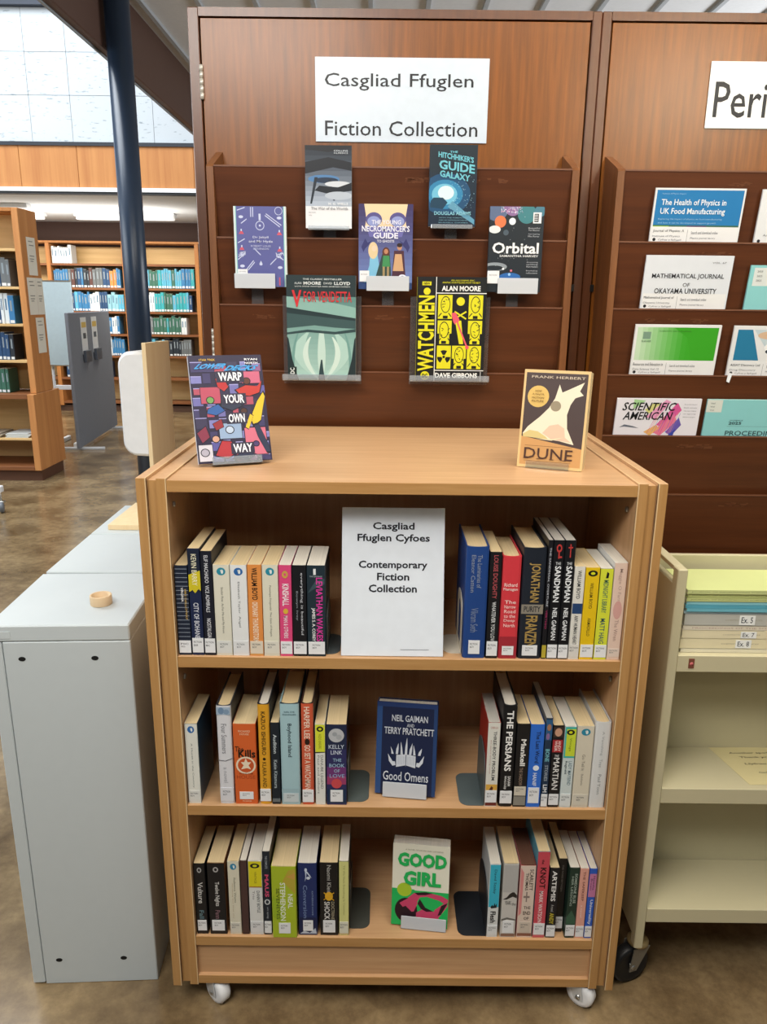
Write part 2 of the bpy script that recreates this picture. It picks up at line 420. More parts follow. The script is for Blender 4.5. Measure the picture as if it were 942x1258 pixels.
def spine_book(x0, x1, h, d, kind, shelf_z, spine, label, els=(), cat='book', group=None, page=None, side=None, back=None, lab=(0.025, 0.165), labtxt=('FICTION', 'BOY'), y=0.01, name=None, labw=0.92, labcol='E6E9EC'):
    t = x1 - x0 - 0.0009
    nm = name or ('hardback_book' if kind == 'hard' else 'paperback_book')
    root = empty(nm, (x0 + 0.0004, y, shelf_z + 0.0003))
    tag(root, label, cat, group)
    sp = K(spine)
    mb, c = cover_mesh(t, d, h, kind, K(side) if side else sp, sp, K(back) if back else None)
    f = Face(mb, (0, 0, 0), (1, 0, 0), (0, 0, 1), t, h)
    m0 = 0.10
    for e in els:
        k = e[0]
        if k == 'r': f.rect(0.03, e[1], 0.97, e[2], K(e[3]))
        elif k == 'v': f.text(e[1], e[4] if len(e) > 4 else 0.28, e[2], e[5] if len(e) > 5 else 0.72, e[3], K(e[6] if len(e) > 6 else '16181E'), e[7] if len(e) > 7 else 0.006, -90)
        elif k == 'h': f.text(e[1], e[2], e[3], e[4], e[5], K(e[6]), e[7] if len(e) > 7 else 0.006)
        elif k == 'o': f.ell(e[1], e[2], e[3], K(e[4]), e[5] / h if len(e) > 5 else None)
        elif k == 'p': f.poly(e[2], K(e[1]))
    mb.build('cover', root)
    page_block(t, d, h, kind, c, page or PG_CREAM).build('page_block', root)
    if lab:
        lb = MB(); q = (1 - labw) / 2
        y_ = 0.0006
        lb.box(t * q, t * (1 - q), -y_, 0.0004, h * lab[0], h * lab[1], K(labcol))
        g = Face(lb, (0, -y_, 0), (1, 0, 0), (0, 0, 1), t, h, 0.0001)
        a, b_ = lab
        w_ = min(0.8, 0.017 / t)
        g.text(labtxt[0], 0.5 - w_ / 2, a + (b_ - a) * .66, 0.5 + w_ / 2 - .04, a + (b_ - a) * .80, K('55585E'), 0.01)
        g.text(labtxt[1], 0.5 - w_ / 2, a + (b_ - a) * .44, 0.5, a + (b_ - a) * .58, K('55585E'), 0.01)
        lb.build('shelf_label', root)
    return root

PENG = lambda z: [('o', .5, z, .30, '2A7AA8', .0085), ('o', .5, z - .004, .11, 'E8E8E0', .005), ('o', .5, z + .005, .10, '12202C', .004)]
def pengc(z, col='2A7AA8'): return [('o', .5, z, .27, col, .0082), ('o', .56, z - .002, .075, 'E2E6E2', .0046), ('o', .50, z + .010, .05, 'C8D4D6', .0018)]
VIN = lambda z: [('o', .5, z, .34, '16181A', .0065), ('o', .5, z, .16, 'D8DC20', .003)]

S1, S2, S3 = 0.909, 0.553, 0.203
G1L = 'books on the top shelf, left of the sign'; G1R = 'books on the top shelf, right of the sign'
G2L = 'books on the middle shelf, left'; G2R = 'books on the middle shelf, right'
G3L = 'books on the bottom shelf, left'; G3R = 'books on the bottom shelf, right'

# ---- top shelf, left
stripes = [('r', .16 + i * .047, .16 + i * .047 + .006, '8E98A8') for i in range(18)]
spine_book(-.4205, -.3934, .196, .13, 'paper', S1, '1C2536', 'navy paperback with pale horizontal stripes, against the left end of top shelf', stripes + [('v', 'VIRGINIA', .60, .76, .42, .60, 'E8E8E8', .02), ('v', 'MRS DALLOWAY', .40, .74, .68, .84, 'C9A860')], group=G1L, labtxt=('FIC', 'WOO'))
spine_book(-.3929, -.3674, .232, .155, 'paper', S1, '1B2748', 'tall thin navy book with yellow patch and white capitals on top shelf',
    [('r', .60, .99, '1B2436'), ('p', 'CDBF2A', [(.02, .60), (.3, .62), (.5, .59), (.8, .63), (.98, .61), (.98, .80), (.02, .76)]), ('v', 'KEVIN BARRY', .66, .95, .3, .72, 'E9E6C8', .01), ('v', 'CITY OF BOHANE', .16, .50, .3, .72, 'D8DCE6', .01)], group=G1L, side='1B2436', labtxt=('FICTION', 'BAR'))
spine_book(-.3670, -.3433, .227, .155, 'paper', S1, '171B28', 'tall black book with one long column of white capitals on top shelf',
    [('v', 'ELIF MACHADO  VICE ADMIRALS', .42, .96, .32, .66, 'DADDE4', .008), ('v', 'NOSTALGIA', .17, .36, .32, .68, 'DADDE4', .012)], group=G1L, page=PG_CREAM, labtxt=('FICTION', 'MAC'))
spine_book(-.3428, -.3088, .198, .13, 'paper', S1, 'DAD8C8', 'cream paperback with teal oval emblem and thin lettering, right of tall black book', pengc(.93, '2A8AA0') + [('v', 'Sinclair Ross  As For Me and My House', .25, .76, .40, .58, '6A6A62', 0)], group=G1L, labcol='D8DBD8')
spine_book(-.3084, -.2741, .198, .13, 'paper', S1, 'E2E5E6', 'white paperback with blue oval emblem near its spine top on the top shelf', pengc(.93, '2A66A8') + [('v', 'Elizabeth Taylor  Angel', .32, .82, .40, .56, '5E6266', 0)], group=G1L, labcol='DDE0E2')
spine_book(-.2737, -.2444, .199, .13, 'paper', S1, 'DE8E48', 'orange paperback spine with black and white capitals on the top shelf', [('v', 'WILLIAM BOYD', .62, .97, .3, .70, '2A1E16', .018), ('v', 'ORDINARY THUNDERSTORMS', .14, .60, .28, .68, 'F4E6D0', .012), ('r', 0.01, .08, 'D8A868')], group=G1L, labcol='DCD2C0')
spine_book(-.2441, -.2109, .199, .13, 'paper', S1, 'DAD8C6', 'cream paperback with teal oval emblem between the orange and pink spines', pengc(.93, '2A8AA0') + [('v', 'Penelope Fitzgerald  The Gate of Angels', .22, .78, .40, .55, '6A6A62', 0)], group=G1L, labcol='DAD8CC')
spine_book(-.2105, -.1840, .199, .13, 'paper', S1, 'D8487C', 'bright pink paperback spine with gold flower and white capitals', [('o', .5, .90, .24, 'C8A24A', .008), ('o', .5, .90, .10, 'D8487C', .003), ('v', 'KINSHALL', .56, .80, .26, .78, 'F2E8EC', .02), ('o', .5, .50, .2, 'D8B040', .006), ('v', 'MAN & OTHERS', .20, .45, .32, .66, 'F0E0E8', .01)], group=G1L, page=PG_WHITE)
spine_book(-.1836, -.1542, .199, .13, 'paper', S1, '14161C', 'black paperback with two lines of small white script, left of magenta lettered spine', [('v', 'everything is beautiful', .24, .92, .55, .78, 'C4C8D0', .004), ('v', 'Eowyn Ivey', .40, .72, .24, .40, '9AA0AA', .002)], group=G1L, page=PG_WHITE)
spine_book(-.1538, -.1160, .199, .13, 'paper', S1, '20303A', 'dark teal paperback with magenta and white capitals ending the left row', [('p', '3A5058', [(.03, .70), (.5, .84), (.97, .86), (.97, .80), (.5, .76)]), ('h', '1', .36, .90, .50, .965, 'E2E6E8', .02), ('h', 'THE EXPANSE', .15, .875, .85, .89, 'A8B4BA'), ('v', 'LEVIATHAN WAKES', .17, .87, .50, .86, 'D43C9C', .02), ('v', 'JAMES S. A. COREY', .17, .54, .22, .44, 'EEF0F2', .02)], group=G1L, page=PG_WHITE)
# ---- top shelf, right
spine_book(.1664, .2138, .242, .165, 'hard', S1, '1E4282', 'thick royal blue hardback with gilt script spine, beside the white bookend', [('v', 'The Luminaries of', .64, .93, .50, .70, '8C96A8', .002), ('v', 'Eleanor Catton', .60, .93, .24, .42, '8C96A8', .002), ('v', 'Vikram Seth', .24, .46, .3, .62, '7A88A4', .002)], group=G1R, page=PG_CREAM, lab=(.04, .165), labw=.5)
spine_book(.2145, .2393, .232, .15, 'paper', S1, '14161A', 'narrow black paperback with red and white spine lettering, left of red hardback', [('v', 'LOUISE DOUGHTY', .57, .97, .32, .70, 'B8545A', .01), ('v', 'WHATEVER YOU LOVE', .15, .54, .34, .68, 'D8DCDE', .012)], group=G1R)
spine_book(.2402, .2796, .223, .15, 'hard', S1, 'D03A44', 'bright red hardback with stacked white title lines', [('h', 'Richard', .14, .71, .82, .745, 'F2E0DC'), ('h', 'Flanagan', .10, .665, .86, .70, 'F2E0DC')] + [('h', s_, .2, .545 - i * .046, .8, .578 - i * .046, 'F0DAD6') for i, s_ in enumerate(['The', 'Narrow', 'Road', 'to the', 'Deep', 'North'])] + [('r', .0, .22, 'A02C38')], group=G1R, lab=(.035, .125), labw=.62)
spine_book(.2812, .3292, .241, .165, 'hard', S1, '1C232E', 'thick charcoal hardback with large gold capitals and framed centre title', [('v', 'JONATHAN', .52, .87, .26, .76, 'A88C50', .022), ('r', .415, .50, '8A8478'), ('h', 'PURITY', .14, .432, .86, .484, '20242C', .02), ('v', 'FRANZEN', .11, .40, .26, .76, 'A88C50', .022)], group=G1R, lab=(.03, .125), labw=.66)
spine_book(.3297, .3399, .258, .17, 'paper', S1, '15161C', 'thinnest black graphic novel with tiny lettering, beside the charcoal hardback', [('v', 'THE SANDMAN: OVERTURE', .45, .94, .3, .7, 'B8BEC8', .01), ('v', 'VERTIGO', .26, .42, .3, .7, 'A03060', .01), ('r', .01, .12, 'B8A83A')], group=G1R, page=PG_GREY, lab=None)
def key_els(red, kind):
    e = [('o', .5, .935, .26, red, .0085), ('o', .5, .935, .14, '101218', .005), ('p', red, [(.44, .85), (.56, .85), (.56, .92), (.44, .92)]), ('p', red, [(.5, .855), (.8, .855), (.8, .87), (.5, .87)])] if kind else [('p', red, [(.45, .86), (.57, .86), (.55, .97), (.47, .97)]), ('p', red, [(.3, .935), (.72, .935), (.72, .947), (.3, .947)])]
    return e + [('h', 'THE', .25, .80, .75, .822, 'D8DCE0'), ('v', 'SANDMAN', .49, .79, .22, .80, 'E8ECF0', .02), ('v', 'NEIL GAIMAN', .165, .44, .28, .72, 'E8ECF0', .016)]
spine_book(.3406, .3627, .258, .17, 'paper', S1, '101218', 'black graphic novel with red ring key emblem at the spine top', key_els('B83A38', 1), group=G1R, page=PG_GREY, side='2A2E36', lab=(.01, .125))
spine_book(.3633, .3850, .258, .17, 'paper', S1, '101218', 'black graphic novel with red sword emblem at the spine top', key_els('B83A38', 0), group=G1R, page=PG_GREY, side='2A2E36', lab=(.01, .125))
spine_book(.3857, .4080, .203, .13, 'paper', S1, 'DCDAD2', 'white paperback with black capitals and small navy square, beside yellow spine', [('v', 'WILLIAM BOYD', .66, .96, .3, .66, '2A2C30', .012), ('r', .50, .61, '24426E'), ('v', 'ANY HUMAN HEART', .16, .48, .3, .66, '3A3C40', .012)], group=G1R, labcol='DAD8D2')
spine_book(.4085, .4376, .201, .13, 'paper', S1, 'E2BE18', 'deep yellow paperback with small grey lettering near the right end', VIN(.94) + [('v', 'WILLIAM BOYD', .56, .84, .38, .62, '5A4C1A', .006), ('v', 'ARMADILLO', .26, .46, .38, .62, '6A5A22', .004)], group=G1R)
spine_book(.4382, .4650, .199, .13, 'paper', S1, 'D4DA3C', 'lime yellow paperback with teal vertical lettering near the right end', [('p', '14161A', [(.42, .90), (.62, .90), (.66, .95), (.5, .97)]), ('v', 'MIDNIGHT LIBRARY', .52, .88, .28, .68, '3C7060', .008), ('v', 'MATT HAIG', .18, .46, .28, .68, '2C5A6A', .01)], group=G1R, page=PG_WHITE, side='14181A')
spine_book(.4656, .4925, .212, .13, 'paper', S1, 'DEC4B4', 'pale pink paperback with faint lettering against the right end panel', [('v', 'Maggie O Farrell', .56, .94, .34, .66, 'B4968C', .002), ('o', .5, .52, .34, 'D0A098', .02), ('v', 'The Wren', .20, .42, .36, .66, 'A88A80', .004)], group=G1R, page=PG_WHITE, side='E8EAEA', lab=(.03, .12), labcol='DCCCC0')
# ---- middle shelf, left
spine_book(-.4205, -.3925, .195, .13, 'paper', S2, 'DEE0D8', 'white paperback with blue oval and blue back cover, left end of middle shelf', pengc(.93, '2A66A8') + [('v', 'A Month in the Country', .20, .76, .40, .56, '70787A', 0)], group=G2L, back='27465E', labcol='DADCD8')
spine_book(-.3515, -.3190, .239, .155, 'hard', S2, 'D8DAE0', 'white hardback with grey script and blue crest pattern at its spine top', [('r', .91, .985, 'A0B4C8'), ('o', .35, .95, .2, '6E8AA8', .008), ('o', .7, .94, .2, '7C96B0', .006), ('v', 'Four Summers', .52, .82, .3, .66, '7A7C84', .002), ('p', '3A3C44', [(.02, .45), (.5, .44), (.98, .47), (.98, .475), (.5, .446), (.02, .456)]), ('v', 'a novel', .22, .38, .34, .62, 'A0A2AA', 0)], group=G2L, side='2A2C34', back='30323A', labcol='D8DAE0')
spine_book(-.3173, -.2678, .196, .13, 'paper', S2, 'D2622E', 'wide burnt orange paperback with black title and pale star emblem', [('h', 'RICHARD', .24, .90, .76, .925, 'E8C8A8'), ('h', 'HOUSE', .30, .865, .70, .89, 'E8C8A8'), ('h', 'The', .06, .66, .44, .725, '1A1410', .01), ('h', 'Kills', .20, .585, .96, .685, '1A1410', .03), ('o', .52, .49, .44, 'E6D8C0'), ('o', .52, .49, .36, 'C4562A'), ('p', 'E6D8C0', [(.30, .44), (.42, .49), (.30, .53), (.45, .53), (.52, .58), (.60, .53), (.76, .53), (.64, .49), (.74, .44), (.56, .455)]), ('h', 'RANDOM', .22, .375, .82, .395, '8A3418'), ('h', 'HOUSE', .10, .32, .92, .365, 'A84420'), ('h', 'PICADOR', .32, .025, .72, .045, 'E8C8A8')], group=G2L, lab=(.06, .155), labw=.62)
spine_book(-.2637, -.2379, .243, .16, 'hard', S2, 'DCA02A', 'golden yellow hardback with black vertical capitals on the middle shelf', [('v', 'KAZUO ISHIGURO', .50, .93, .30, .66, '3A2C14', .014), ('o', .48, .46, .14, '2A2010'), ('v', 'KLARA AND', .17, .43, .30, .64, '4A3A18', .006)], group=G2L, page=PG_WHITE, side='2C2A30', back='20222A', lab=(.03, .155))
spine_book(-.2368, -.2178, .200, .13, 'paper', S2, '18222C', 'thin black paperback tucked between yellow and pale blue hardbacks', [('v', 'Audition', .63, .86, .3, .70, 'C8D4D8', .014), ('v', 'Katie Kitamura', .20, .55, .3, .70, 'B0BEC4', .012)], group=G2L, lab=(.03, .07), labcol='6A7276')
spine_book(-.2166, -.1739, .245, .16, 'hard', S2, 'A2C4CC', 'pale blue hardback with small dark title on the middle shelf', [('h', 'KARL OVE', .24, .915, .76, .93, '46606A'), ('h', 'KNAUSGAARD', .16, .89, .84, .905, '46606A'), ('v', 'Boyhood Island', .48, .81, .34, .60, '2A3C46', .016), ('r', 0, .16, '9AB8C0')], group=G2L, side='8AA8B0', back='2C3840', lab=(.025, .115), labw=.8, labcol='C4D0D4')
spine_book(-.1715, -.1443, .246, .16, 'hard', S2, 'CC5A3C', 'rust red hardback with white vertical capitals on the middle shelf', [('v', 'HARPER LEE', .66, .97, .26, .72, 'F0DCC8', .014), ('o', .5, .63, .2, '2A1A14', .008), ('v', 'GO SET A WATCHMAN', .155, .60, .26, .74, 'F0DCC8', .014)], group=G2L, side='3A2420', back='30201E', lab=(.025, .15))
spine_book(-.1416, -.1192, .198, .13, 'paper', S2, 'E0E2DC', 'slim paperback with yellow top half and white lower half', [('r', .66, .995, 'D6DC3A')] + VIN(.94) + [('v', 'KAZUO ISHIGURO', .70, .88, .36, .62, '5A5E1A', .002), ('v', 'DANUBE LEGEND', .20, .62, .52, .80, '7A7C7A', .004), ('v', 'Paul and others', .14, .62, .22, .42, '8A8C8A', .002), ('p', '2A2A2C', [(.0, .645), (1, .655), (1, .665), (0, .66)])], group=G2L, page=PG_CREAM, lab=None)
spine_book(-.1178, -.0731, .197, .13, 'paper', S2, '2C2E5C', 'dark blue paperback with silver moon and pink lower spine, ending middle row', [('r', .70, .995, '1E2A46'), ('r', .34, .48, '6A3470'), ('r', .26, .36, '9A3C68'), ('r', .02, .2, '16304E'), ('o', .5, .87, .38, 'B8BCC0'), ('o', .42, .885, .12, '9AA0A6'), ('o', .62, .85, .14, 'A6ABB0'), ('h', 'KELLY', .12, .705, .88, .755, 'C8D4E4'), ('h', 'LINK', .22, .635, .78, .685, 'C8D4E4'), ('h', 'THE', .32, .545, .74, .585, '9CC0D8'), ('h', 'BOOK', .14, .475, .90, .52, '9CC0D8'), ('h', 'OF', .38, .41, .66, .45, '9CC0D8'), ('h', 'LOVE', .16, .345, .90, .39, '8EAED0'), ('o', .5, .27, .26, 'C84A50', .012)], group=G2L, page=PG_CREAM, side='1C2238', back='14161C', lab=(.04, .19), labw=.62)
# ---- middle shelf, right
spine_book(.2285, .2556, .206, .13, 'paper', S2, 'DCDCD4', 'white paperback with red and black front cover beside the grey bookend', [('h', 'CIXIN LIU', .2, .93, .8, .955, 'B06A60'), ('v', 'THREE-BODY PROBLEM', .32, .90, .46, .72, '3A3C40', .012), ('v', 'the award winning novel', .40, .80, .22, .34, 'B0746A', 0), ('r', .20, .27, 'D8A84A'), ('p', '5A2A1A', [(.3, .20), (.6, .20), (.65, .23), (.5, .25)]), ('r', .01, .05, '6A2A24')], group=G2R, side='A83228', page=PG_GREY, lab=(.05, .195))
spine_book(.2592, .2900, .247, .16, 'hard', S2, '14161A', 'tall black hardback with heavy white capitals on the middle shelf', [('v', 'THE PERSIANS', .36, .95, .26, .74, 'F0F0EE', .026), ('v', 'SANAM', .21, .31, .56, .78, 'E8E8E6', .014), ('v', 'MAHLOUDJI', .18, .31, .28, .48, 'E8E8E6', .014)], group=G2R, page=PG_WHITE, lab=(.035, .16), labw=.86)
spine_book(.2905, .3190, .204, .13, 'paper', S2, '1A1A1C', 'black paperback with bold white name, left of the blue spine', [('v', 'Mankell', .50, .82, .36, .76, 'E8E8E4', .03), ('v', 'THE SHADOW', .26, .48, .36, .62, 'A08A78', .004), ('r', .02, .13, '8A8880')], group=G2R, lab=(.14, .25), labcol='CFC8B8')
spine_book(.3194, .3502, .203, .13, 'paper', S2, '2E6CD0', 'vivid blue paperback with white dot in the middle of its spine', [('v', 'The Last Word', .54, .92, .42, .72, '142448', .012), ('o', .55, .48, .22, 'E8EEF6'), ('v', 'HANIF', .26, .42, .36, .64, 'E4ECF8', .012)], group=G2R, lab=(.05, .24), labw=.8)
spine_book(.3510, .3664, .218, .165, 'paper', S2, '20344C', 'thin dark blue graphic novel standing taller than its neighbours', [('r', .76, .985, '2E5C86'), ('o', .5, .90, .3, 'A8785A', .008), ('o', .4, .80, .25, '8A6A9A', .008), ('v', 'BONE', .52, .66, .2, .8, '7AC0CC', .02), ('v', 'STORIES', .30, .48, .26, .74, 'A8B4C0', .01), ('v', 'LIM', .17, .26, .2, .8, 'E0E4E8', .03)], group=G2R, page=PG_GREY, lab=(.01, .15))
spine_book(.3673, .3911, .201, .13, 'paper', S2, '18181C', 'black paperback with small face portrait and red name panel', [('r', .86, .985, '3A2E2A'), ('o', .5, .92, .34, 'C89A80', .010), ('r', .68, .83, 'A82A32'), ('v', 'ANDY', .69, .82, .54, .80, 'F0D8D4', .016), ('v', 'WEIR', .69, .82, .22, .48, 'F0D8D4', .016), ('h', 'THE', .3, .62, .7, .65, 'E0E0E0'), ('v', 'MARTIAN', .22, .61, .24, .80, 'E4E4E2', .012)], group=G2R, lab=(.03, .165))
spine_book(.3925, .4182, .199, .13, 'paper', S2, 'CCD8D8', 'white paperback with lime top panel edged in teal', [('r', .62, .995, '3CB4A8'), ('p', 'C8D83A', [(.16, .64), (.97, .64), (.97, .97), (.16, .97)])] + VIN(.93) + [('v', 'Vintage', .70, .86, .42, .66, '5A6A1A', .002), ('v', 'LADY MAYBIND', .28, .58, .52, .82, '6A8490', .006), ('v', 'Reginald', .42, .58, .18, .42, '3A4A50', .014)], group=G2R, page=PG_WHITE, lab=(.02, .17), labcol='DCE2E2')
spine_book(.4194, .4563, .200, .13, 'paper', S2, 'D6CFBC', 'beige paperback with teal oval emblem, left of the white hardback', pengc(.93, '2A88A4') + [('v', 'Go Tell It', .46, .66, .40, .58, '8A8478', .002), ('v', 'Baldwin', .28, .42, .42, .56, '9A9488', 0)], group=G2R, labcol='D4CFC0')
spine_book(.4571, .4925, .209, .15, 'hard', S2, 'D8DADA', 'plain white hardback with faint silver lettering at right end of middle shelf', [('v', 'A Vanishing', .62, .90, .40, .60, 'A8ACAE', .002), ('v', 'Tree', .48, .58, .40, .60, 'A8ACAE', .002), ('v', 'Paul Yoon', .16, .40, .42, .62, '94989A', .004)], group=G2R, side='B8BABC', lab=None)
# ---- bottom shelf, left
spine_book(-.4205, -.3942, .192, .13, 'paper', S3, '15161A', 'black paperback with white brush lettering at the left end of bottom shelf', [('o', .5, .91, .2, 'A8A8A8', .007), ('o', .5, .91, .1, '15161A', .004), ('v', 'Vulture', .44, .74, .28, .74, 'D8D8D6', .01), ('v', 'Fall', .22, .34, .30, .70, '6A8A94', .01)], group=G3L, lab=(.05, .20), labw=.8)
spine_book(-.3900, -.3502, .194, .13, 'paper', S3, '15161A', 'thicker black paperback with white brush lettering and brown back cover', [('o', .5, .91, .16, 'A8A8A8', .007), ('o', .5, .91, .08, '15161A', .004), ('v', 'Twelve Nights', .40, .74, .34, .66, 'D8D8D6', .01), ('v', 'Penn', .22, .34, .36, .64, '8A6A74', .01)], group=G3L, back='7A4A22', lab=(.05, .20), labw=.74)
spine_book(-.3437, -.3165, .199, .13, 'paper', S3, 'D8D4C0', 'cream paperback with teal oval emblem on the bottom shelf', pengc(.93, '2A84AC') + [('v', 'Rebecca Watts', .44, .78, .48, .66, '80806E', .002), ('v', 'Nothing but blue sky', .22, .70, .30, .40, 'A8946A', 0)], group=G3L, labcol='D6D4C8')
spine_book(-.3155, -.2992, .201, .13, 'paper', S3, '4A3432', 'narrow plain brown spine on the bottom shelf', [('r', .01, .03, '3A2624')], group=G3L, page=PG_WHITE, lab=None)
spine_book(-.2972, -.2652, .201, .13, 'paper', S3, 'DADCDA', 'paperback with yellow top third and white lower spine on bottom shelf', [('r', .66, .995, 'D8CE22'), ('r', .645, .66, 'A87838')] + VIN(.935) + [('v', 'VINTAGE', .70, .86, .44, .60, '6A641A', .002), ('v', 'DANNY BOYLE', .30, .60, .56, .80, '5A5E62', .006), ('v', 'Trio', .48, .60, .26, .42, '7A7E82', .004)], group=G3L, page=PG_WHITE, lab=(.03, .18), labcol='DADCDE')
spine_book(-.2645, -.2464, .226, .165, 'paper', S3, '1C2430', 'tall thin dark graphic novel with red capitals on the bottom shelf', [('v', 'THE COMPLETE', .80, .95, .36, .64, 'B0B8C0', .004), ('v', 'MAUS', .46, .73, .24, .76, 'D85078', .03), ('o', .5, .40, .38, 'C8CCD0', .0075), ('o', .5, .40, .22, '2A323C', .005), ('v', 'art spieg', .20, .34, .36, .64, 'A8B0B8', .004)], group=G3L, page=PG_WHITE, back='2A1E24', lab=(.02, .165))
spine_book(-.2440, -.1878, .193, .13, 'paper', S3, 'A6BA2A', 'widest lime green paperback with white and dark capitals', [('p', 'B4A43A', [(.45, .80), (.97, .62), (.97, .97), (.7, .95)]), ('p', 'C49A4A', [(.6, .86), (.97, .82), (.97, .92)]), ('p', '98B428', [(.03, .3), (.4, .2), (.5, .45), (.03, .6)]), ('v', 'STEPHENSON', .24, .78, .34, .56, 'E8EEDC', .018), ('v', 'NEAL', .42, .62, .66, .86, 'E8EEDC', .018), ('v', 'SEVENEVES', .26, .70, .18, .32, '4A5A1A', .01)], group=G3L, page=PG_CREAM, lab=(.06, .21), labw=.48, y=0.002)
spine_book(-.1848, -.1414, .196, .13, 'paper', S3, '1A2C62', 'royal blue paperback with white dancing figure on the bottom shelf', [('r', .01, .25, '101E48'), ('o', .42, .91, .07, 'C8D4E8', .005), ('p', 'C8D4E8', [(.36, .89), (.5, .86), (.62, .82), (.72, .80), (.64, .84), (.5, .89)]), ('p', 'B8C8E0', [(.38, .89), (.46, .88), (.44, .80), (.36, .75), (.40, .82)]), ('o', .55, .80, .1, 'D0DAEA', .004), ('v', 'Conversion', .24, .70, .26, .48, '7A90B8', .004), ('v', 'KATHERINE HOWE', .28, .62, .72, .80, '8CA0C4', .002), ('p', 'B8C4D4', [(.05, .02), (.3, .06), (.6, .03), (.9, .1), (.97, .02)])], group=G3L, page=PG_WHITE, lab=(.06, .21), labw=.54)
spine_book(-.1355, -.0934, .198, .13, 'paper', S3, '121316', 'black paperback with orange sun emblem and white capitals', [('v', 'Naomi Klein', .58, .97, .40, .62, 'B8B8B4', .004), ('o', .5, .545, .22, 'E2AE2A', .012), ('p', 'E2AE2A', [(.2, .50), (.8, .59), (.76, .60), (.22, .49)]), ('p', 'E2AE2A', [(.24, .60), (.8, .49), (.76, .485), (.2, .59)]), ('v', 'SHOCK', .22, .47, .24, .54, 'E8E8E6', .012), ('v', 'DOCTRINE', .22, .47, .62, .80, 'B0A890', .006)], group=G3L, page=PG_CREAM, back='2A2A2A', lab=(.04, .21), labw=.68)
spine_book(-.0917, -.0690, .202, .13, 'paper', S3, 'D4D48A', 'pale yellow green paperback ending the left row of bottom shelf', [('v', 'Till We Have Everything In Common', .28, .95, .36, .62, '9A9C60', .002), ('r', .01, .03, 'C8B884')], group=G3L, page=PG_WHITE, back='2A2E30', lab=(.03, .19), labcol='DADAC8')
# ---- bottom shelf, right
spine_book(.2493, .2745, .199, .13, 'paper', S3, 'D8DCDC', 'paperback with turquoise top and white lower spine beside the black bookend', [('r', .42, .995, '36B4D0'), ('p', '16242C', [(.2, .42), (.4, .45), (.5, .43), (.6, .48), (.66, .44), (.8, .47), (.8, .41), (.3, .40)]), ('v', 'David Szalay', .60, .93, .36, .66, '1C3A4A', .008), ('v', 'Flesh', .20, .36, .24, .74, '1A1C20', .03)], group=G3R, page=PG_WHITE, side='C8D0D4', lab=(.03, .165), labcol='DEE2E4')
spine_book(.2802, .3154, .201, .13, 'paper', S3, 'C8C6C2', 'grey white paperback with dark smudge across its spine on bottom shelf', [('p', '2A2826', [(.05, .52), (.3, .55), (.5, .60), (.75, .63), (.97, .58), (.97, .54), (.7, .56), (.5, .54), (.3, .52)]), ('h', 'YEARS', .2, .45, .6, .50, '3A3834', .01), ('h', 'the', .66, .44, .92, .48, '4A4844'), ('p', '6A6864', [(.03, .22), (.4, .25), (.97, .23), (.97, .25), (.4, .275), (.03, .25)]), ('r', .01, .05, '8A6A5A'), ('r', .62, .98, 'B4B4B2')], group=G3R, side='B4B0A8', lab=(.06, .23), labw=.74)
spine_book(.3182, .3539, .197, .13, 'paper', S3, 'DCCABC', 'cream paperback with brown page edges and pink smears on the spine', [('p', 'D88A8A', [(.03, .30), (.2, .34), (.24, .9), (.03, .97)]), ('v', 'SCARLETT', .66, .95, .62, .86, '3A2E2C', .012), ('v', 'THOMAS', .66, .90, .36, .56, '3A2E2C', .012), ('v', '+', .50, .64, .3, .7, '8A7A74'), ('h', 'THE', .36, .40, .80, .44, '3A2E2C', .01), ('h', 'END', .34, .32, .82, .37, '3A2E2C', .014), ('h', 'OF', .40, .25, .74, .29, '3A2E2C', .014), ('r', .02, .06, '8A5A4A')], group=G3R, page=PG_BROWN, side='D87C80', back='A83A3A', lab=(.07, .22), labw=.7, labcol='CEC2B4')
spine_book(.3555, .3836, .234, .15, 'paper', S3, 'C84A58', 'taller rose red paperback with black and white vertical lettering', [('v', 'the', .86, .91, .34, .56, '2A1014', .014), ('v', 'KNOT', .58, .82, .26, .76, '2A1014', .02), ('v', 'MARK WATSON', .18, .55, .32, .66, 'F0DADA', .016), ('r', .01, .03, 'D86A70')], group=G3R, side='5AA0B8', lab=(.035, .17))
spine_book(.3852, .4079, .191, .13, 'paper', S3, '17181E', 'black paperback with bold white title and yellow foot lettering', [('v', 'ARTEMIS', .53, .96, .26, .74, 'ECECEA', .02), ('v', 'A novel', .38, .48, .36, .66, 'B8B8B6', .004), ('v', 'ANDY', .20, .36, .28, .74, 'C8B83A', .02)], group=G3R, lab=(.02, .18))
spine_book(.4086, .4288, .201, .13, 'paper', S3, '1C1A1A', 'dull black paperback with tiny grey lettering, set further back', [('v', 'THE NOISE BETWEEN', .56, .92, .40, .60, '7A7470', .004)], group=G3R, lab=(.05, .21), labw=.9, y=.028)
spine_book(.4297, .4528, .192, .13, 'paper', S3, '20362C', 'dark green paperback with pale capitals near the right end of bottom shelf', [('v', 'SOMEONE ELSE', .50, .92, .56, .80, 'B8C8BC', .006), ('v', 'HER LESSONS', .46, .88, .24, .46, 'A8B8AC', .006), ('p', '3A5E4A', [(.03, .3), (.5, .4), (.97, .28), (.97, .2), (.03, .2)])], group=G3R, page=PG_WHITE, lab=(.03, .185))
spine_book(.4533, .4741, .190, .13, 'paper', S3, 'E0A494', 'salmon pink paperback with thin dark capitals on bottom shelf', [('v', 'THE SAFEKEEP', .54, .96, .36, .62, '6A3A34', .006), ('v', 'a novel', .30, .48, .40, .60, 'F0DCD4')], group=G3R, page=PG_WHITE, lab=(.02, .175))
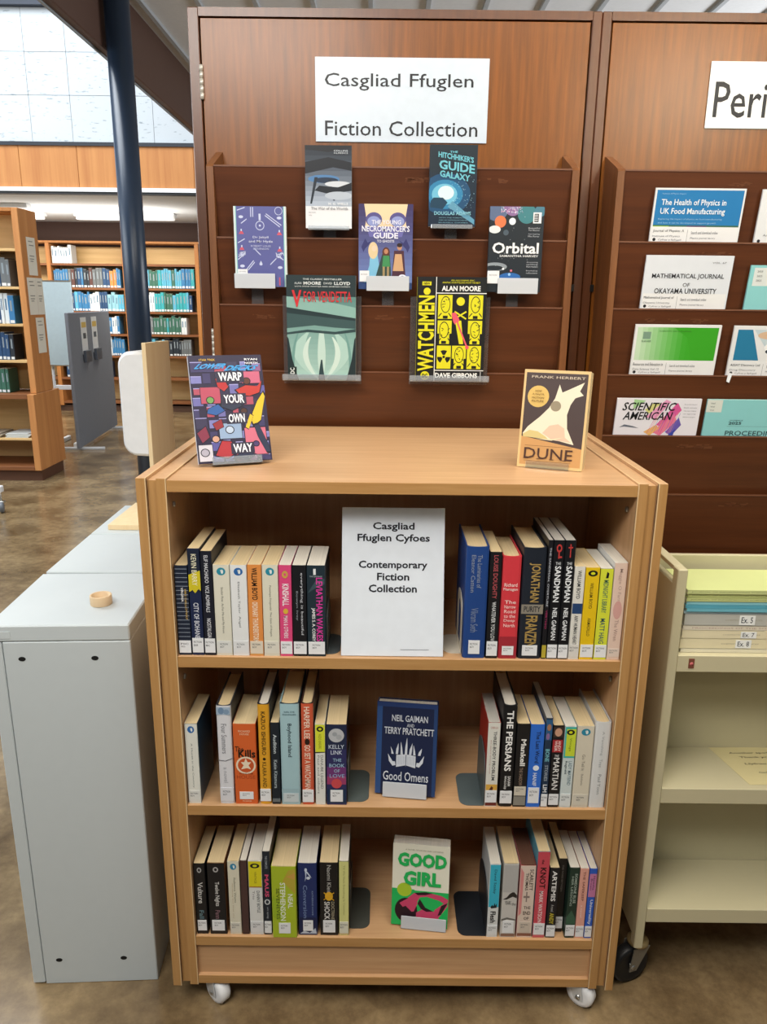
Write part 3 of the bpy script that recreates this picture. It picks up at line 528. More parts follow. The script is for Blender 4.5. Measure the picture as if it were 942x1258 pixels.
spine_book(.4747, .4925, .190, .13, 'paper', S3, '2C5CC0', 'blue paperback with pink upper panel at right end of bottom shelf', [('r', .60, .93, 'C07AA4'), ('v', 'Natasha', .70, .90, .52, .80, '4A2A54', .01), ('v', 'Brown', .70, .86, .2, .46, '4A2A54', .01), ('v', 'Universality', .20, .56, .28, .76, 'E0E8F4', .016)], group=G3R, page=PG_WHITE, lab=(.02, .175))

# ================================================================== mobile bookcase
bc = empty('mobile_bookcase', (0.035, 0, 0))
tag(bc, 'beech laminate bookcase on white castors, filled with novels, in the middle', 'bookcase')
def part(mb, name, parent, label=None): return mb.build(name, parent, label)
OX = 0.035
D = 0.69
for sgn, xi, xo in ((-1, -.4225, -.481), (1, .4935, .5505)):
    a, b_ = (xi, xi + sgn * .0195)
    m = MB(); m.box(a - OX, b_ - OX, .0012, D, .067, 1.286, BEECH_Z, .0008); m.box(a - OX + .0004 * sgn, b_ - OX - .0004 * sgn, 0, .0014, .0675, 1.2855, EDGE_Z)
    m.box(a - OX, a - OX + sgn * .0018, -.0003, .004, .0675, 1.2862, BANDING); m.box(a - OX, a - OX + sgn * .0018, .004, D, 1.2855, 1.2864, BANDING)
    part(m, 'side_panel', bc)
    m = MB(); m.box(b_ - OX + sgn * .0006, b_ + sgn * .0186 - OX, .008, D - .008, .07, 1.281, BEECH_Z); m.box(b_ - OX + sgn * .0008, b_ + sgn * .018 - OX, .0068, .008, .07, 1.281, EDGE_Z); part(m, 'spacer_panel', bc)
    a2, b2 = b_ + sgn * .0192, xo
    m = MB(); m.box(a2 - OX, b2 - OX, -.0005, D, .065, 1.287, BEECH_Z, .0008); m.box(a2 - OX + .0004 * sgn, b2 - OX - .0004 * sgn, -.0018, -.0004, .0655, 1.2865, EDGE_Z)
    m.box(a2 - OX, a2 - OX + sgn * .0018, -.0021, .004, .0655, 1.2872, BANDING); m.box(a2 - OX, a2 - OX + sgn * .0018, .004, D, 1.2865, 1.2874, BANDING)
    part(m, 'end_panel', bc)
XL, XR = -.4222 - OX, .4932 - OX
def board(name, y0, y1, z0, z1):
    m = MB(); m.box(XL, XR, y0 + .0012, y1, z0, z1, BEECH_X, .0006); m.box(XL, XR, y0, y0 + .0014, z0 + .0004, z1 - .0004, EDGE_X); return part(m, name, bc)
board('top_board', .0015, D, 1.2590, 1.2825)
for zt in (S1, S2, S3): board('shelf', .002, .343, zt - .0245, zt)
m = MB(); m.box(XL, XR, .344, .356, .075, 1.2585, BEECH_Z); part(m, 'centre_panel', bc)
for zt in (S1, S2, S3): board('shelf', .357, D - .002, zt - .0245, zt)
m = MB(); m.box(XL, XR, .012, .028, .092, S3 - .025, BEECH_X); part(m, 'plinth_panel', bc)
board('bottom_board', .002, D - .002, .069, .0915)
m = MB()
def cam_fit(x, y, z, ax):
    m = MB(); m.lathe([(0, 0), (.006, 0), (.006, .0035), (.0045, .0045), (.002, .0045), (0, .003)], (x - OX, y, z), ax, STEEL, 14); part(m, 'fixing_screw', bc, 'small metal fixing screw')
cam_fit(-.4222, .04, 1.225, (1, 0, 0)); cam_fit(.4932, .05, 1.222, (-1, 0, 0)); cam_fit(.3, .12, 1.2588, (0, 0, -1)); cam_fit(-.22, .12, 1.2588, (0, 0, -1)); cam_fit(.4932, .05, .845, (-1, 0, 0)); cam_fit(.32, .1, .8840, (0, 0, -1)); cam_fit(-.4222, .04, .845, (1, 0, 0))
def castor(x, y, ang):
    e = MB(); cz = .0335; c, s = math.cos(ang), math.sin(ang)
    e.lathe([(0, -.014), (.020, -.016), (.029, -.0145), (.0335, -.009), (.0335, .009), (.029, .0145), (.020, .016), (0, .014)], (x - OX, y, cz), (c, s, 0), WHITEP, 32)
    o = part(e, 'castor', bc, 'white nylon castor wheel')
    h = MB(); wx = Vector((x - OX, y, cz)); ax = Vector((c, s, 0)); tn = Vector((-s, c, 0))
    for q in (-.0185, .0185):
        p = wx + ax * q
        pts = [p + tn * -.012 + Vector((0, 0, -.008)), p + tn * .010 + Vector((0, 0, -.008)), p + tn * .028 + Vector((0, 0, .034)), p + tn * -.006 + Vector((0, 0, .034))]
        n_ = ax * .0012
        h.add([v - n_ for v in pts] + [v + n_ for v in pts], [(0, 1, 2, 3), (7, 6, 5, 4), (0, 1, 5, 4), (1, 2, 6, 5), (2, 3, 7, 6), (3, 0, 4, 7)], M('C9CCCE', .35, .5, .3))
    h.lathe([(0, -.022), (.006, -.022), (.006, .022), (0, .022)], wx, ax, STEEL, 10)
    h.lathe([(0, 0), (.024, 0), (.024, .0035), (0, .0035)], wx + tn * .011 + Vector((0, 0, .033)), (0, 0, 1), M('C9CCCE', .35, .5, .3), 20)
    h.build('castor_fork', o)
castor(-.382, .024, R(48)); castor(.486, .024, R(52)); castor(-.385, .635, R(10)); castor(.478, .635, R(40))

# ================================================================== front-facing books
def facing_book(w, h, t, loc, rz, tilt, kind, art, label, group, side='D8D8D8', base='222222', page=None, label_on=None, name='paperback_book'):
    """spine to the left; local x 0..w, front at y=0, thickness +y, leans back by tilt"""
    root = empty(name, loc, rz, 0)
    root.rotation_euler = (Matrix.Rotation(rz, 3, 'Z') @ Matrix.Rotation(-tilt, 3, 'X')).to_euler()
    tag(root, label, 'book', group)
    c = .0026 if kind == 'hard' else .0006; ov = .003 if kind == 'hard' else 0.0003
    mb = MB()
    mb.box(0, w, 0, c, 0, h, K(base), .0003)                     # front board
    mb.box(0, c, c * .5, t, 0, h, K(side), .0003)                # spine
    mb.box(0, w, t - c, t, 0, h, K(base), .0003)                 # back board
    F_ = Face(mb, (0, 0, 0), (1, 0, 0), (0, 0, 1), w, h, .00012)
    T_ = Face(mb, (0, 0, 0), (1, 0, 0), (0, 0, 1), w, h, .0021)
    art(F_, T_)
    mb.build('cover', root)
    p = MB(); p.box(c + .0002, w - ov, c + .0002, t - c - .0002, ov, h - ov, page or PG_WHITE); p.build('page_block', root)
    if label_on:
        l = MB(); u0, v0, u1, v1 = label_on
        l.box(u0 * w, u1 * w, -.0030, -.0022, v0 * h, v1 * h, K('E4E6EA'))
        q = Face(l, (0, -.0030, 0), (1, 0, 0), (0, 0, 1), w, h, .0001)
        q.text('FICTION', u0 + (u1 - u0) * .15, v0 + (v1 - v0) * .6, u0 + (u1 - u0) * .8, v0 + (v1 - v0) * .72, K('55585E'))
        l.build('shelf_label', root)
    return root
GD = 'books shown cover forward'
def mix_grad(F, u0, v0, u1, v1, c0, c1, n=14):
    a, b_ = [int(c0[i:i + 2], 16) for i in (0, 2, 4)], [int(c1[i:i + 2], 16) for i in (0, 2, 4)]
    for i in range(n):
        f = i / (n - 1); h = ''.join('%02X' % round(a[k] + (b_[k] - a[k]) * f) for k in range(3))
        F.rect(u0, v0 + (v1 - v0) * i / n, u1, v0 + (v1 - v0) * (i + 1) / n, K(h))
        F.k -= F.step
    F.k += F.step
rr = random.Random(3)
def art_wotw(F, T):
    mix_grad(F, 0, .27, 1, 1, 'A8B4C4', '141C28', 12)
    F.poly([(0, .80), (.5, .86), (1, .80), (1, .70), (.6, .74), (0, .66)], K('0E141E'))
    F.ell(.40, .60, .34, K('4A78A8'), .05); F.ell(.45, .585, .26, K('1A2C44'), .035)
    F.poly([(.2, .62), (.27, .62), (.14, .30), (.10, .30)], K('1A2430')); F.poly([(.5, .60), (.56, .60), (.64, .34), (.60, .34)], K('1C2836'))
    F.ell(.70, .54, .28, K('C8CED6'), .035); F.poly([(.3, .52), (.7, .50), (1, .56), (1, .46), (.5, .42), (.2, .46)], K('0E1620'))
    F.ell(.72, .40, .3, K('B0BAC6'), .05); F.poly([(0, .95), (.5, .92), (1, .98), (1, 1), (0, 1)], K('0C1018'))
    F.rect(0, 0, 1, .27, K('E2E4E8'))
    T.text('H. G. WELLS', .50, .285, .92, .315, K('E8ECF0'), .02); T.text('The War of the Worlds', .12, .225, .92, .262, K('6A6E78')); T.text('COLLINS', .62, .925, .92, .945, K('D0D8E0')); T.text('CLASSICS', .62, .90, .92, .918, K('D0D8E0'))
    T.text('FICTION', .07, .185, .22, .2, K('7A7E88')); T.text('WEL', .07, .15, .14, .165, K('7A7E88'))
facing_book(.1200, .200, .014, (-.2120, .6915, 1.8055), 0, 0, 'paper', art_wotw, 'paperback with dark stormy blue picture and plain white lower third, upper left display', GD, 'D8DCE0')
def art_hitch(F, T):
    mix_grad(F, 0, 0, 1, 1, '0C2238', '10222E', 3)
    F.ell(.36, .40, .52, K('16486E'), .26); F.ell(.34, .40, .38, K('2A7CA8'), .18); F.ell(.33, .40, .27, K('6AB4D0'), .13); F.ell(.36, .42, .17, K('CCE2E8'), .085)
    F.poly([(.4, .25), (.98, .03), (.98, .09), (.5, .32)], K('5A94B0'))
    F.poly([(.03, .24), (.3, .22), (.40, .30), (.3, .36), (.1, .36), (.04, .32)], K('123A52'))
    for _ in range(60):
        u, v = rr.uniform(.45, .96), rr.uniform(.2, .62); F.ell(u, v, rr.uniform(.003, .008), K('A8D4E4'), n=6); F.k -= F.step
    F.k += F.step
    c = K('6ABACB')
    T.text('THE', .42, .90, .58, .925, c, .02, 0, -.0)
    for s, u0, u1, v0, v1, d in [('HITCHHIKER\'S', .18, .92, .815, .885, -.07), ('GUIDE', .20, .95, .68, .79, -.06), ('GALAXY', .22, .86, .585, .665, -.06)]:
        vs, fs = text_geo(s, .03); x0 = min(p[0] for p in vs); x1 = max(p[0] for p in vs); y0 = min(p[1] for p in vs); y1 = max(p[1] for p in vs)
        T.k += T.step
        lt = [T.P(u0 + (u1 - u0) * (x - x0) / (x1 - x0), v0 + (v1 - v0) * (y - y0) / (y1 - y0) + d * ((x - x0) / (x1 - x0) - .5)) for x, y in vs]
        T.mb.add(lt, fs, c)
    T.text('DOUGLAS ADAMS', .12, .145, .90, .19, K('8AC4D4'), .015)
    for i, s in enumerate(['WITH THE FOREWORD', 'AND AN INTRODUCTION BY', 'RUSSELL DAVIES']): T.text(s, .22, .105 - i * .03, .84, .118 - i * .03, K('7AA8B8'))
facing_book(.1225, .1975, .018, (.1085, .690, 1.8125), 0, 0, 'paper', art_hitch, 'dark blue paperback with glowing white burst and pale blue slanted title, upper right display', GD, '1C2C3C')
def art_jekyll(F, T):
    F.rect(.05, 0, .95, 1, K('5A5E9A')); F.rect(.035, 0, .05, 1, K('8ACAC8')); F.rect(.95, 0, .965, 1, K('8ACAC8'))
    W = K('C4CCE8'); RD = K('C8566A')
    for u, v in ((.14, .87), (.87, .86), (.14, .26), (.87, .245)): F.ell(u, v, .045, W, .018)
    for u, v in ((.14, .66), (.87, .65), (.14, .46), (.87, .445)):
        F.poly([(u - .05, v), (u + .05, v), (u + .02, v + .035), (u - .02, v + .035)], RD); F.rect(u - .012, v + .035, u + .012, v + .062, W)
    for a in ((.07, .95, .22, .985), (.14, .79, .25, .845), (.33, .87, .33, .99), (.37, .87, .37, .99), (.60, .89, .88, .75), (.62, .91, .91, .77), (.38, .48, .50, .40), (.68, .28, .80, .36), (.22, .22, .36, .33), (.25, .21, .38, .31), (.07, .55, .2, .6), (.06, .34, .2, .42), (.8, .40, .94, .34)): F.line(*a, .016, W)
    F.ring(.5, .765, .085, .16, W); F.ell(.5, .765, .02, W); F.rect(.48, .83, .52, .91, W); F.ring(.86, .945, .075, .14, W)
    F.ell(.5, .285, .03, W, .016); F.poly([(.47, .29), (.53, .29), (.5, .33)], W)
    for _ in range(26):
        c = rr.choice(((.14, .41), (.87, .40))); F.line(c[0] + rr.uniform(-.07, .07), c[1] + rr.uniform(-.04, .03), c[0] + rr.uniform(-.08, .08), c[1] + rr.uniform(-.04, .05), .01, W)
    F.rect(.845, .02, .87, .12, RD)
    T.text('Dr Jekyll', .36, .60, .66, .635, K('D4DAF0'), .004); T.text('and Mr Hyde', .28, .545, .74, .585, K('D4DAF0'), .004)
    T.text('ROBERT LOUIS', .32, .50, .70, .522, K('C4CCE8')); T.text('STEVENSON', .36, .465, .66, .487, K('C4CCE8'))
facing_book(.1370, .201, .013, (-.4010, .690, 1.6565), 0, 0, 'paper', art_jekyll, 'indigo paperback patterned with white laboratory outlines and red flasks', GD, 'D8E0E0', 'D4E0E0', None, (.05, .13, .24, .22))
def art_necro(F, T):
    mix_grad(F, 0, 0, 1, 1, '7088C0', '3A305E', 14)
    F.poly([(.10, 1), (.90, 1), (.86, .84), (.88, .74), (.78, .66), (.22, .66), (.12, .74), (.14, .84)], K('E2CCA6'))
    F.ell(.28, .82, .15, K('54508A'), .085); F.ell(.72, .82, .15, K('54508A'), .085); F.ell(.28, .80, .12, K('8C98CC'), .06); F.ell(.72, .80, .12, K('8C98CC'), .06)
    F.poly([(.14, .74), (.86, .74), (.8, .62), (.2, .62)], K('6A68AA'))
    for s, c in ((0, .12), (1, .88)):
        q = -1 if s else 1
        F.poly([(c - .07 * q, .50), (c, .60), (c + .05 * q, .55), (c + .13 * q, .58), (c + .06 * q, .52), (c + .0 * q, .48), (c - .03 * q, .44)], K('33346A'))
    # three figures in long dress, green tunic, brown coat
    F.poly([(.22, .46), (.34, .46), (.38, .30), (.44, .08), (.10, .08), (.2, .28)], K('7AB8D8')); F.ell(.27, .46, .09, K('D8C49A'), .10); F.ell(.29, .485, .045, K('E6C8B0'), .035)
    F.poly([(.44, .42), (.58, .42), (.62, .10), (.40, .10), (.28, .06)], K('2E4440')); F.ell(.51, .44, .07, K('5A3226'), .06); F.ell(.51, .45, .038, K('B88060'), .03); F.poly([(.46, .40), (.57, .40), (.59, .27), (.44, .27)], K('3E8A54')); F.rect(.45, .13, .49, .27, K('A08A60')); F.rect(.53, .13, .57, .27, K('A08A60'))
    F.poly([(.66, .46), (.84, .46), (.88, .14), (.62, .14)], K('4A2A38')); F.poly([(.68, .42), (.80, .42), (.84, .22), (.64, .22)], K('C8A078')); F.ell(.76, .50, .045, K('B88868'), .035); F.ell(.76, .525, .05, K('2A1C22'), .025)
    F.ell(.82, .12, .09, K('E0E0EC'), a0=0, a1=180); F.ell(.82, .12, .065, K('4A4478'), a0=0, a1=180); F.rect(0, 0, 1, .08, K('2C4478'))
    w_ = K('E4E6F4')
    T.text('THE YOUNG', .24, .765, .78, .815, w_, .02); T.text("NECROMANCER'S", .06, .68, .94, .75, w_, .02); T.text('GUIDE', .27, .60, .73, .67, w_, .03); T.text('TO GHOSTS', .34, .555, .66, .585, w_, .01)
facing_book(.1420, .213, .017, (-.0735, .689, 1.6535), 0, 0, 'paper', art_necro, 'purple paperback with three cloaked figures and white title, centre of display rack', GD, '6A6A9A', '3A305E', None, (.02, .09, .2, .22))
def art_orb(F, T):
    F.rect(0, 0, 1, 1, K('1E262E'))
    for u, v, r, c in ((.12, .98, .22, '5A6A8A'), (.42, 1.0, .16, '8A6A9A'), (.68, .92, .17, '3E7C84'), (.92, .95, .1, '46788C')): F.poly([(min(1, max(0, u + r * math.cos(a * PI / 12))), min(1, max(.0, v + .68 * r * math.sin(a * PI / 12)))) for a in range(24)], K(c))
    F.ell(.20, .825, .105, K('D8764A')); F.ell(.42, .83, .062, K('DCE4EA')); F.ell(.10, .735, .11, K('D8DCE0'), .045); F.ell(.31, .70, .05, K('4A5864')); F.ell(.14, .30, .22, K('8A949C'), .05); F.ell(.12, .285, .17, K('1E262E'), .03); F.ell(.42, .18, .2, K('2C66AA'), .05); F.ell(.44, .255, .022, K('C86A7A')); F.ell(.29, .275, .02, K('E8ECF0')); F.ell(.41, .21, .025, K('9AC4E8'))
    for _ in range(70): F.ell(rr.uniform(.2, .6), rr.uniform(.92, .995), rr.uniform(.004, .012), K(rr.choice(['D8A8C8', 'E8E4F0', 'A8C0D8'])), n=6); F.k -= F.step
    F.k += F.step
    for _ in range(24): F.ell(rr.uniform(.1, .9), rr.uniform(.3, .9), rr.uniform(.003, .007), K('C8D0D8'), n=6); F.k -= F.step
    F.k += F.step
    w_ = K('E8EAEC')
    F.rect(.80, .81, .95, .935, w_); F.rect(.82, .825, .90, .92, K('1E262E')); 
    for i in range(4): F.rect(.825, .84 + i * .02, .885, .848 + i * .02, w_)
    T.text('Orbital', .07, .455, .93, .585, w_, .022); 
    T.text('SAMANTHA HARVEY', .21, .415, .93, .44, w_, .012)
    for s, v in (('Beautiful', .745), ('The Observer', .72), ('Awe inspiring', .675), ('Max Porter', .65), ('Stunning', .345), ('uplifting', .32), ('Mark Haddon', .295), ('Breathtaking', .245), ('reflections', .22)): T.text(s, .72, v, .93, v + .018, K('B8BEC6'))
facing_book(.1420, .214, .014, (.2690, .690, 1.6500), 0, 0, 'paper', art_orb, 'dark grey paperback scattered with coloured planets and large white title, right of display', GD, '2A323A', '1E262E', None, (.0, .10, .22, .25))
def art_vend(F, T):
    # plain abstract stand-in: dark head band, slanting pale drift, sweeping vertical folds
    mix_grad(F, 0, 0, 1, .80, 'A4C8C0', '5C8884', 16); F.rect(0, .80, 1, 1, K('243438'))
    F.poly([(0, .80), (.55, .76), (1, .70), (1, .60), (.6, .63), (.3, .66), (0, .70)], K('86B0A8')); F.poly([(0, .70), (.5, .65), (1, .60), (1, .575), (.5, .61), (0, .645)], K('23363A'))
    F.poly([(0, .645), (.5, .61), (1, .575), (1, .50), (.7, .51), (.4, .53), (0, .50)], K('3A5456'))
    def sweep(p0, p1, p2, w0, w1, w2, c):
        L_, R_ = [], []
        for i in range(13):
            t = i / 12; u = (1 - t) ** 2 * p0[0] + 2 * t * (1 - t) * p1[0] + t * t * p2[0]; v = (1 - t) ** 2 * p0[1] + 2 * t * (1 - t) * p1[1] + t * t * p2[1]
            ww = (1 - t) ** 2 * w0 + 2 * t * (1 - t) * w1 + t * t * w2; L_.append((u - ww, v)); R_.append((u + ww, v))
        F.poly(L_ + R_[::-1], K(c))
    sweep((.5, .0), (-.02, .25), (.30, .46), .03, .16, .02, 'A9CCC4'); sweep((.5, .0), (1.02, .25), (.70, .46), .03, .16, .02, 'A9CCC4')
    sweep((.46, .0), (.14, .22), (.34, .42), .01, .07, .01, 'C6DDD5'); sweep((.54, .0), (.86, .22), (.66, .42), .01, .07, .01, 'C6DDD5')
    sweep((.5, .04), (.5, .2), (.5, .48), .02, .09, .03, 'BAD6CE'); sweep((.5, .0), (.49, .1), (.5, .20), .05, .03, .01, '2C4448')
    sweep((.10, .02), (.04, .25), (.16, .46), .01, .03, .01, '6C9A94'); sweep((.90, .02), (.96, .25), (.84, .46), .01, .03, .01, '6C9A94')
    F.poly([(0, .46), (.3, .49), (.7, .47), (1, .50), (1, .47), (.7, .445), (.3, .465), (0, .44)], K('2E4649'))
    F.poly([(.0, .0), (.16, .0), (.07, .2), (.02, .40), (0, .42)], K('1F3034')); F.poly([(1, 0), (.86, 0), (.94, .2), (.98, .40), (1, .42)], K('1F3034'))
    w_ = K('D8E0E0'); r_ = K('B83A42')
    T.text('THE CLASSIC BESTSELLER', .24, .955, .80, .97, w_, .01); T.text('ALAN', .12, .915, .22, .935, w_); T.text('MOORE', .25, .91, .50, .94, w_, .03); T.text('DAVID', .54, .915, .66, .935, w_); T.text('LLOYD', .69, .91, .92, .94, w_, .03); T.text('WITH STEVE WHITAJA AND SIOBHAN DODDS', .12, .885, .92, .9, w_)
    T.text('V', .08, .70, .22, .86, K('C83038'), .03); T.text('FOR VENDETTA', .25, .75, .94, .85, K('C83038'), .008)
    T.text('DC', .035, .06, .10, .12, w_, .03, 90); F.rect(.01, .0, .13, .13, K('20302E'))
facing_book(.1840, .274, .030, (-.2640, .666, 1.4130), 0, 0, 'paper', art_vend, 'large teal graphic novel with red title on clear stand, lower left of rack', GD, '26383A', '2A4044', PG_GREY)
def art_watch(F, T):
    Y_ = K('D8D422'); B_ = K('16181A'); w_ = K('E8EAE8')
    F.rect(0, 0, 1, 1, B_); F.rect(.268, .0, .278, 1, w_); F.rect(.278, .845, 1, .853, w_); F.rect(.278, .105, 1, .112, w_); F.rect(.955, .0, .962, .1, w_)
    for i in range(3):
        for j in range(3):
            u0, v0 = .305 + i * .222, .125 + j * .241
            inv = (i, j) in ((1, 2), (0, 0), (1, 1), (2, 1))
            F.rect(u0, v0, u0 + .205, v0 + .225, Y_ if not inv or (i, j) != (1, 2) else B_)
            c = (u0 + .1025, v0 + .115)
            if (i, j) == (0, 0):     # radiation trefoil
                for a in (60, 180, 300): F.ell(c[0], c[1], .098, B_, None, 8, a, a + 60)
                F.ell(c[0], c[1], .03, Y_); F.ell(c[0], c[1], .02, B_)
            elif (i, j) == (1, 2):   # crossed bars under a plain disc
                F.line(u0 + .02, v0 + .07, u0 + .19, v0 + .0, .022, Y_); F.line(u0 + .02, v0 + .0, u0 + .19, v0 + .07, .022, Y_); F.ell(c[0], c[1] + .05, .06, Y_)
            elif (i, j) == (1, 1): F.poly([(u0, v0), (u0 + .1, v0), (u0 + .03, v0 + .225), (u0, v0 + .225)], B_); F.poly([(u0 + .205, v0), (u0 + .16, v0), (u0 + .12, v0 + .225), (u0 + .205, v0 + .225)], B_)
            else:                    # plain head and shoulder shapes
                k = rr.uniform(-.008, .008)
                F.ell(c[0] + k, c[1] + .020, .070, B_, .080); F.ell(c[0] + k, c[1] + .020, .060, Y_, .071)
                F.line(u0 + .01, v0 + .02, c[0] - .05, v0 + .055, .014, B_); F.line(u0 + .195, v0 + .02, c[0] + .05, v0 + .055, .014, B_); F.rect(c[0] - .035 + k, v0 + .002, c[0] + .035 + k, v0 + .03, B_)
                if (i + j) % 2: F.rect(u0, v0, u0 + .03, v0 + .10, B_); F.rect(u0 + .175, v0, u0 + .205, v0 + .10, B_)
                for _ in range(7): a_ = c[0] + rr.uniform(-.05, .05); b2 = c[1] + rr.uniform(-.03, .075); F.line(a_, b2, a_ + rr.uniform(.01, .035), b2 + rr.uniform(-.02, .02), .010, B_)
    P_ = K('E0586A'); F.poly([(.50, .66), (.56, .67), (.62, .60), (.60, .56), (.58, .58), (.56, .55), (.53, .58)], P_); F.line(.575, .60, .74, .34, .022, P_); F.ell(.745, .335, .028, P_)
    F.ell(.135, .055, .065, Y_); F.ell(.14, .865, .05, Y_); F.rect(.07, .92, .2, .955, Y_)
    T.text('WATCHMEN', .02, .10, .255, .825, Y_, .03, 90); T.text('DC', .095, .035, .175, .075, B_, .03); T.text('ALAN MOORE', .35, .868, .91, .918, w_, .035); T.text('DAVE GIBBONS', .285, .035, .91, .085, w_, .035)
    T.text('AN ABSORBING EPIC', .48, .962, .82, .975, Y_); T.text('GRAPHIC STORYTELLING FROM THE BEST', .36, .94, .9, .955, Y_); T.text('NEW', .09, .928, .18, .948, B_, .02)
facing_book(.1830, .272, .034, (.0830, .662, 1.4140), 0, 0, 'paper', art_watch, 'black and yellow graphic novel with nine picture squares on clear stand', GD, 'C8C420', '16181A', PG_GREY)
def art_decks(F, T):
    F.rect(0, 0, 1, 1, K('241E3C')); q = random.Random(21)
    pal = ['6A68A4', '565498', '3A3560', '7A7AB4', '2C2848', '8C5A86', 'A84A5E', '34304E']
    for r_ in range(9):
        for c_ in range(6):
            u0, v0 = c_ / 6 + q.uniform(-.01, .03), r_ * .104 + .01; u1, v1 = u0 + q.uniform(.08, .17), v0 + q.uniform(.05, .10)
            F.rect(u0, v0, u1, v1, K(q.choice(pal)))
            if q.random() < .6: F.rect(u0, v1 - .008, u1, v1, K('9A98CC'))
            if q.random() < .5: F.rect(u0, v0, u0 + .012, v1, K('15122A'))
    for a in ((.12, .55, .38, .70, 'B04A60'), (.70, .73, .95, .84, 'C0607C'), (.66, .06, .95, .31, 'C86A80'), (.32, .22, .62, .36, '8CA4C4'), (.02, .02, .20, .17, 'C8C6D0')):
        F.rect(a[0] - .008, a[1] - .005, a[2] + .008, a[3] + .005, K('15122A')); F.rect(*a[:4], K(a[4]))
    def blob(pts, c):
        cx = sum(p[0] for p in pts) / len(pts); cy = sum(p[1] for p in pts) / len(pts)
        F.poly([(cx + (p[0] - cx) * 1.12, cy + (p[1] - cy) * 1.12) for p in pts], K('120F22')); F.poly(pts, K(c))
    # loose angular shards of red, yellow, blue and dark grey
    blob([(.60, .67), (.74, .71), (.90, .70), (.97, .75), (.92, .64), (.78, .61), (.66, .62)], 'B8342E'); blob([(.34, .78), (.44, .80), (.50, .70), (.44, .66), (.36, .70)], 'B02A2E'); blob([(.20, .50), (.34, .54), (.42, .48), (.30, .44), (.18, .46)], '2C5A9C')
    blob([(.76, .40), (.88, .56), (.97, .64), (.99, .60), (.94, .48), (.90, .38), (.80, .33)], 'D8B82C'); blob([(.72, .30), (.80, .42), (.76, .44), (.68, .32)], 'D8B82C'); blob([(.86, .34), (.96, .16), (.99, .08), (.93, .08), (.84, .22), (.80, .33)], '26304A')
    blob([(.40, .60), (.56, .58), (.66, .52), (.52, .48), (.38, .52)], '2A3248'); blob([(.24, .36), (.36, .40), (.38, .33), (.28, .30)], '8E2A34'); blob([(.24, .07), (.34, .20), (.46, .19), (.54, .10), (.40, .04)], 'A82E38'); blob([(.46, .03), (.62, .10), (.78, .06), (.66, .01)], '28304A'); blob([(.02, .28), (.14, .34), (.18, .24), (.08, .19)], '7E2E46')
    for u, v, r, c in ((.76, .75, .045, '5A3226'), (.24, .58, .045, '6E9A54'), (.68, .47, .04, '4A2C24'), (.26, .22, .045, 'C89A84'), (.80, .16, .035, '4A3A6A'), (.46, .30, .05, 'B4C4D8'), (.10, .10, .05, 'A8A4B4')): F.ell(u, v, r + .012, K('120F22'), (r + .012) * .62); F.ell(u, v, r, K(c), r * .62)
    for s_, u0, v0, u1, v1 in (('WARP', .38, .755, .70, .835), ('YOUR', .42, .545, .70, .625), ('OWN', .46, .365, .68, .445), ('WAY', .48, .085, .74, .165)): F.rect(u0 - .03, v0 - .012, u1 + .03, v1 + .012, K('2C2A40'))
    b_ = K('3E9AD8'); w_ = K('E6E8EE')
    T.text('STAR TREK', .14, .945, .36, .965, K('D8B040'), .01); T.text('LOWER', .10, .87, .50, .92, b_, .04, 0, .2); T.text('DECKS', .50, .85, .92, .90, b_, .04, 0, .2)
    for s, u0, v0, u1, v1 in (('WARP', .38, .755, .70, .835), ('YOUR', .42, .545, .70, .625), ('OWN', .46, .365, .68, .445), ('WAY', .48, .085, .74, .165)): T.text(s, u0, v0, u1, v1, w_, .03)
    T.text('RYAN', .76, .945, .94, .965, w_, .02); T.text('NORTH', .76, .91, .94, .93, w_, .02)
facing_book(.1560, .232, .012, (-.3848, .1160, 1.2905), R(22), R(21), 'paper', art_decks, 'purple comic book with red, yellow and pink collage, on the left of bookcase top', GD, 'C8CCD8', '2E2848')
def art_dune(F, T):
    F.rect(0, 0, 1, 1, K('DCBC84')); F.rect(.035, .03, .965, .97, K('4A3C3A'))
    F.poly([(.035, .32), (.965, .22), (.965, .03), (.035, .03)], K('C89860'))
    F.poly([(.05, .35), (.12, .42), (.30, .53), (.42, .62), (.50, .72), (.55, .86), (.60, .78), (.72, .82), (.92, .89), (.86, .80), (.92, .76), (.80, .73), (.74, .66), (.70, .56), (.72, .42), (.84, .26), (.62, .29), (.3, .31), (.06, .33)], K('E8DDC4'))
    F.ell(.52, .64, .08, K('968A72')); F.poly([(.35, .36), (.45, .44), (.58, .46), (.68, .42), (.70, .33), (.80, .28), (.50, .30)], K('DCBEA4'))
    F.poly([(.05, .34), (.15, .385), (.28, .375), (.40, .33), (.45, .30), (.06, .315)], K('D0BE80')); F.poly([(.25, .30), (.5, .305), (.68, .33), (.5, .29)], K('E6D8B4'))
    F.ell(.24, .73, .165, K('D8B464')); F.rect(.10, .225, .82, .229, K('7A5432')); F.rect(.10, .068, .82, .072, K('7A5432'))
    d = K('4A3028'); 
    T.text('FRANK HERBERT', .12, .915, .93, .94, K('D8C8B0')); 
    for i, s in enumerate(['NOW', 'A MAJOR', 'MOTION', 'PICTURE']): T.text(s, .15 if i else .19, .775 - i * .034, .33 if i else .29, .795 - i * .034, K('6A4A24'))
    T.text('DUNE', .10, .095, .84, .205, d, .004)
    for u in (.10, .30, .50, .68): T.mb.face([T.P(u - .004, .093), T.P(u + .07, .093), T.P(u + .07, .098), T.P(u - .004, .098)], d)
facing_book(.1370, .206, .040, (.2845, .1690, 1.2835), R(-21.5), R(9), 'paper', art_dune, 'cream bordered paperback with pale leaping shape on brown, on right of bookcase top', GD, 'DCC08C', 'DCBC84', PG_CREAM)
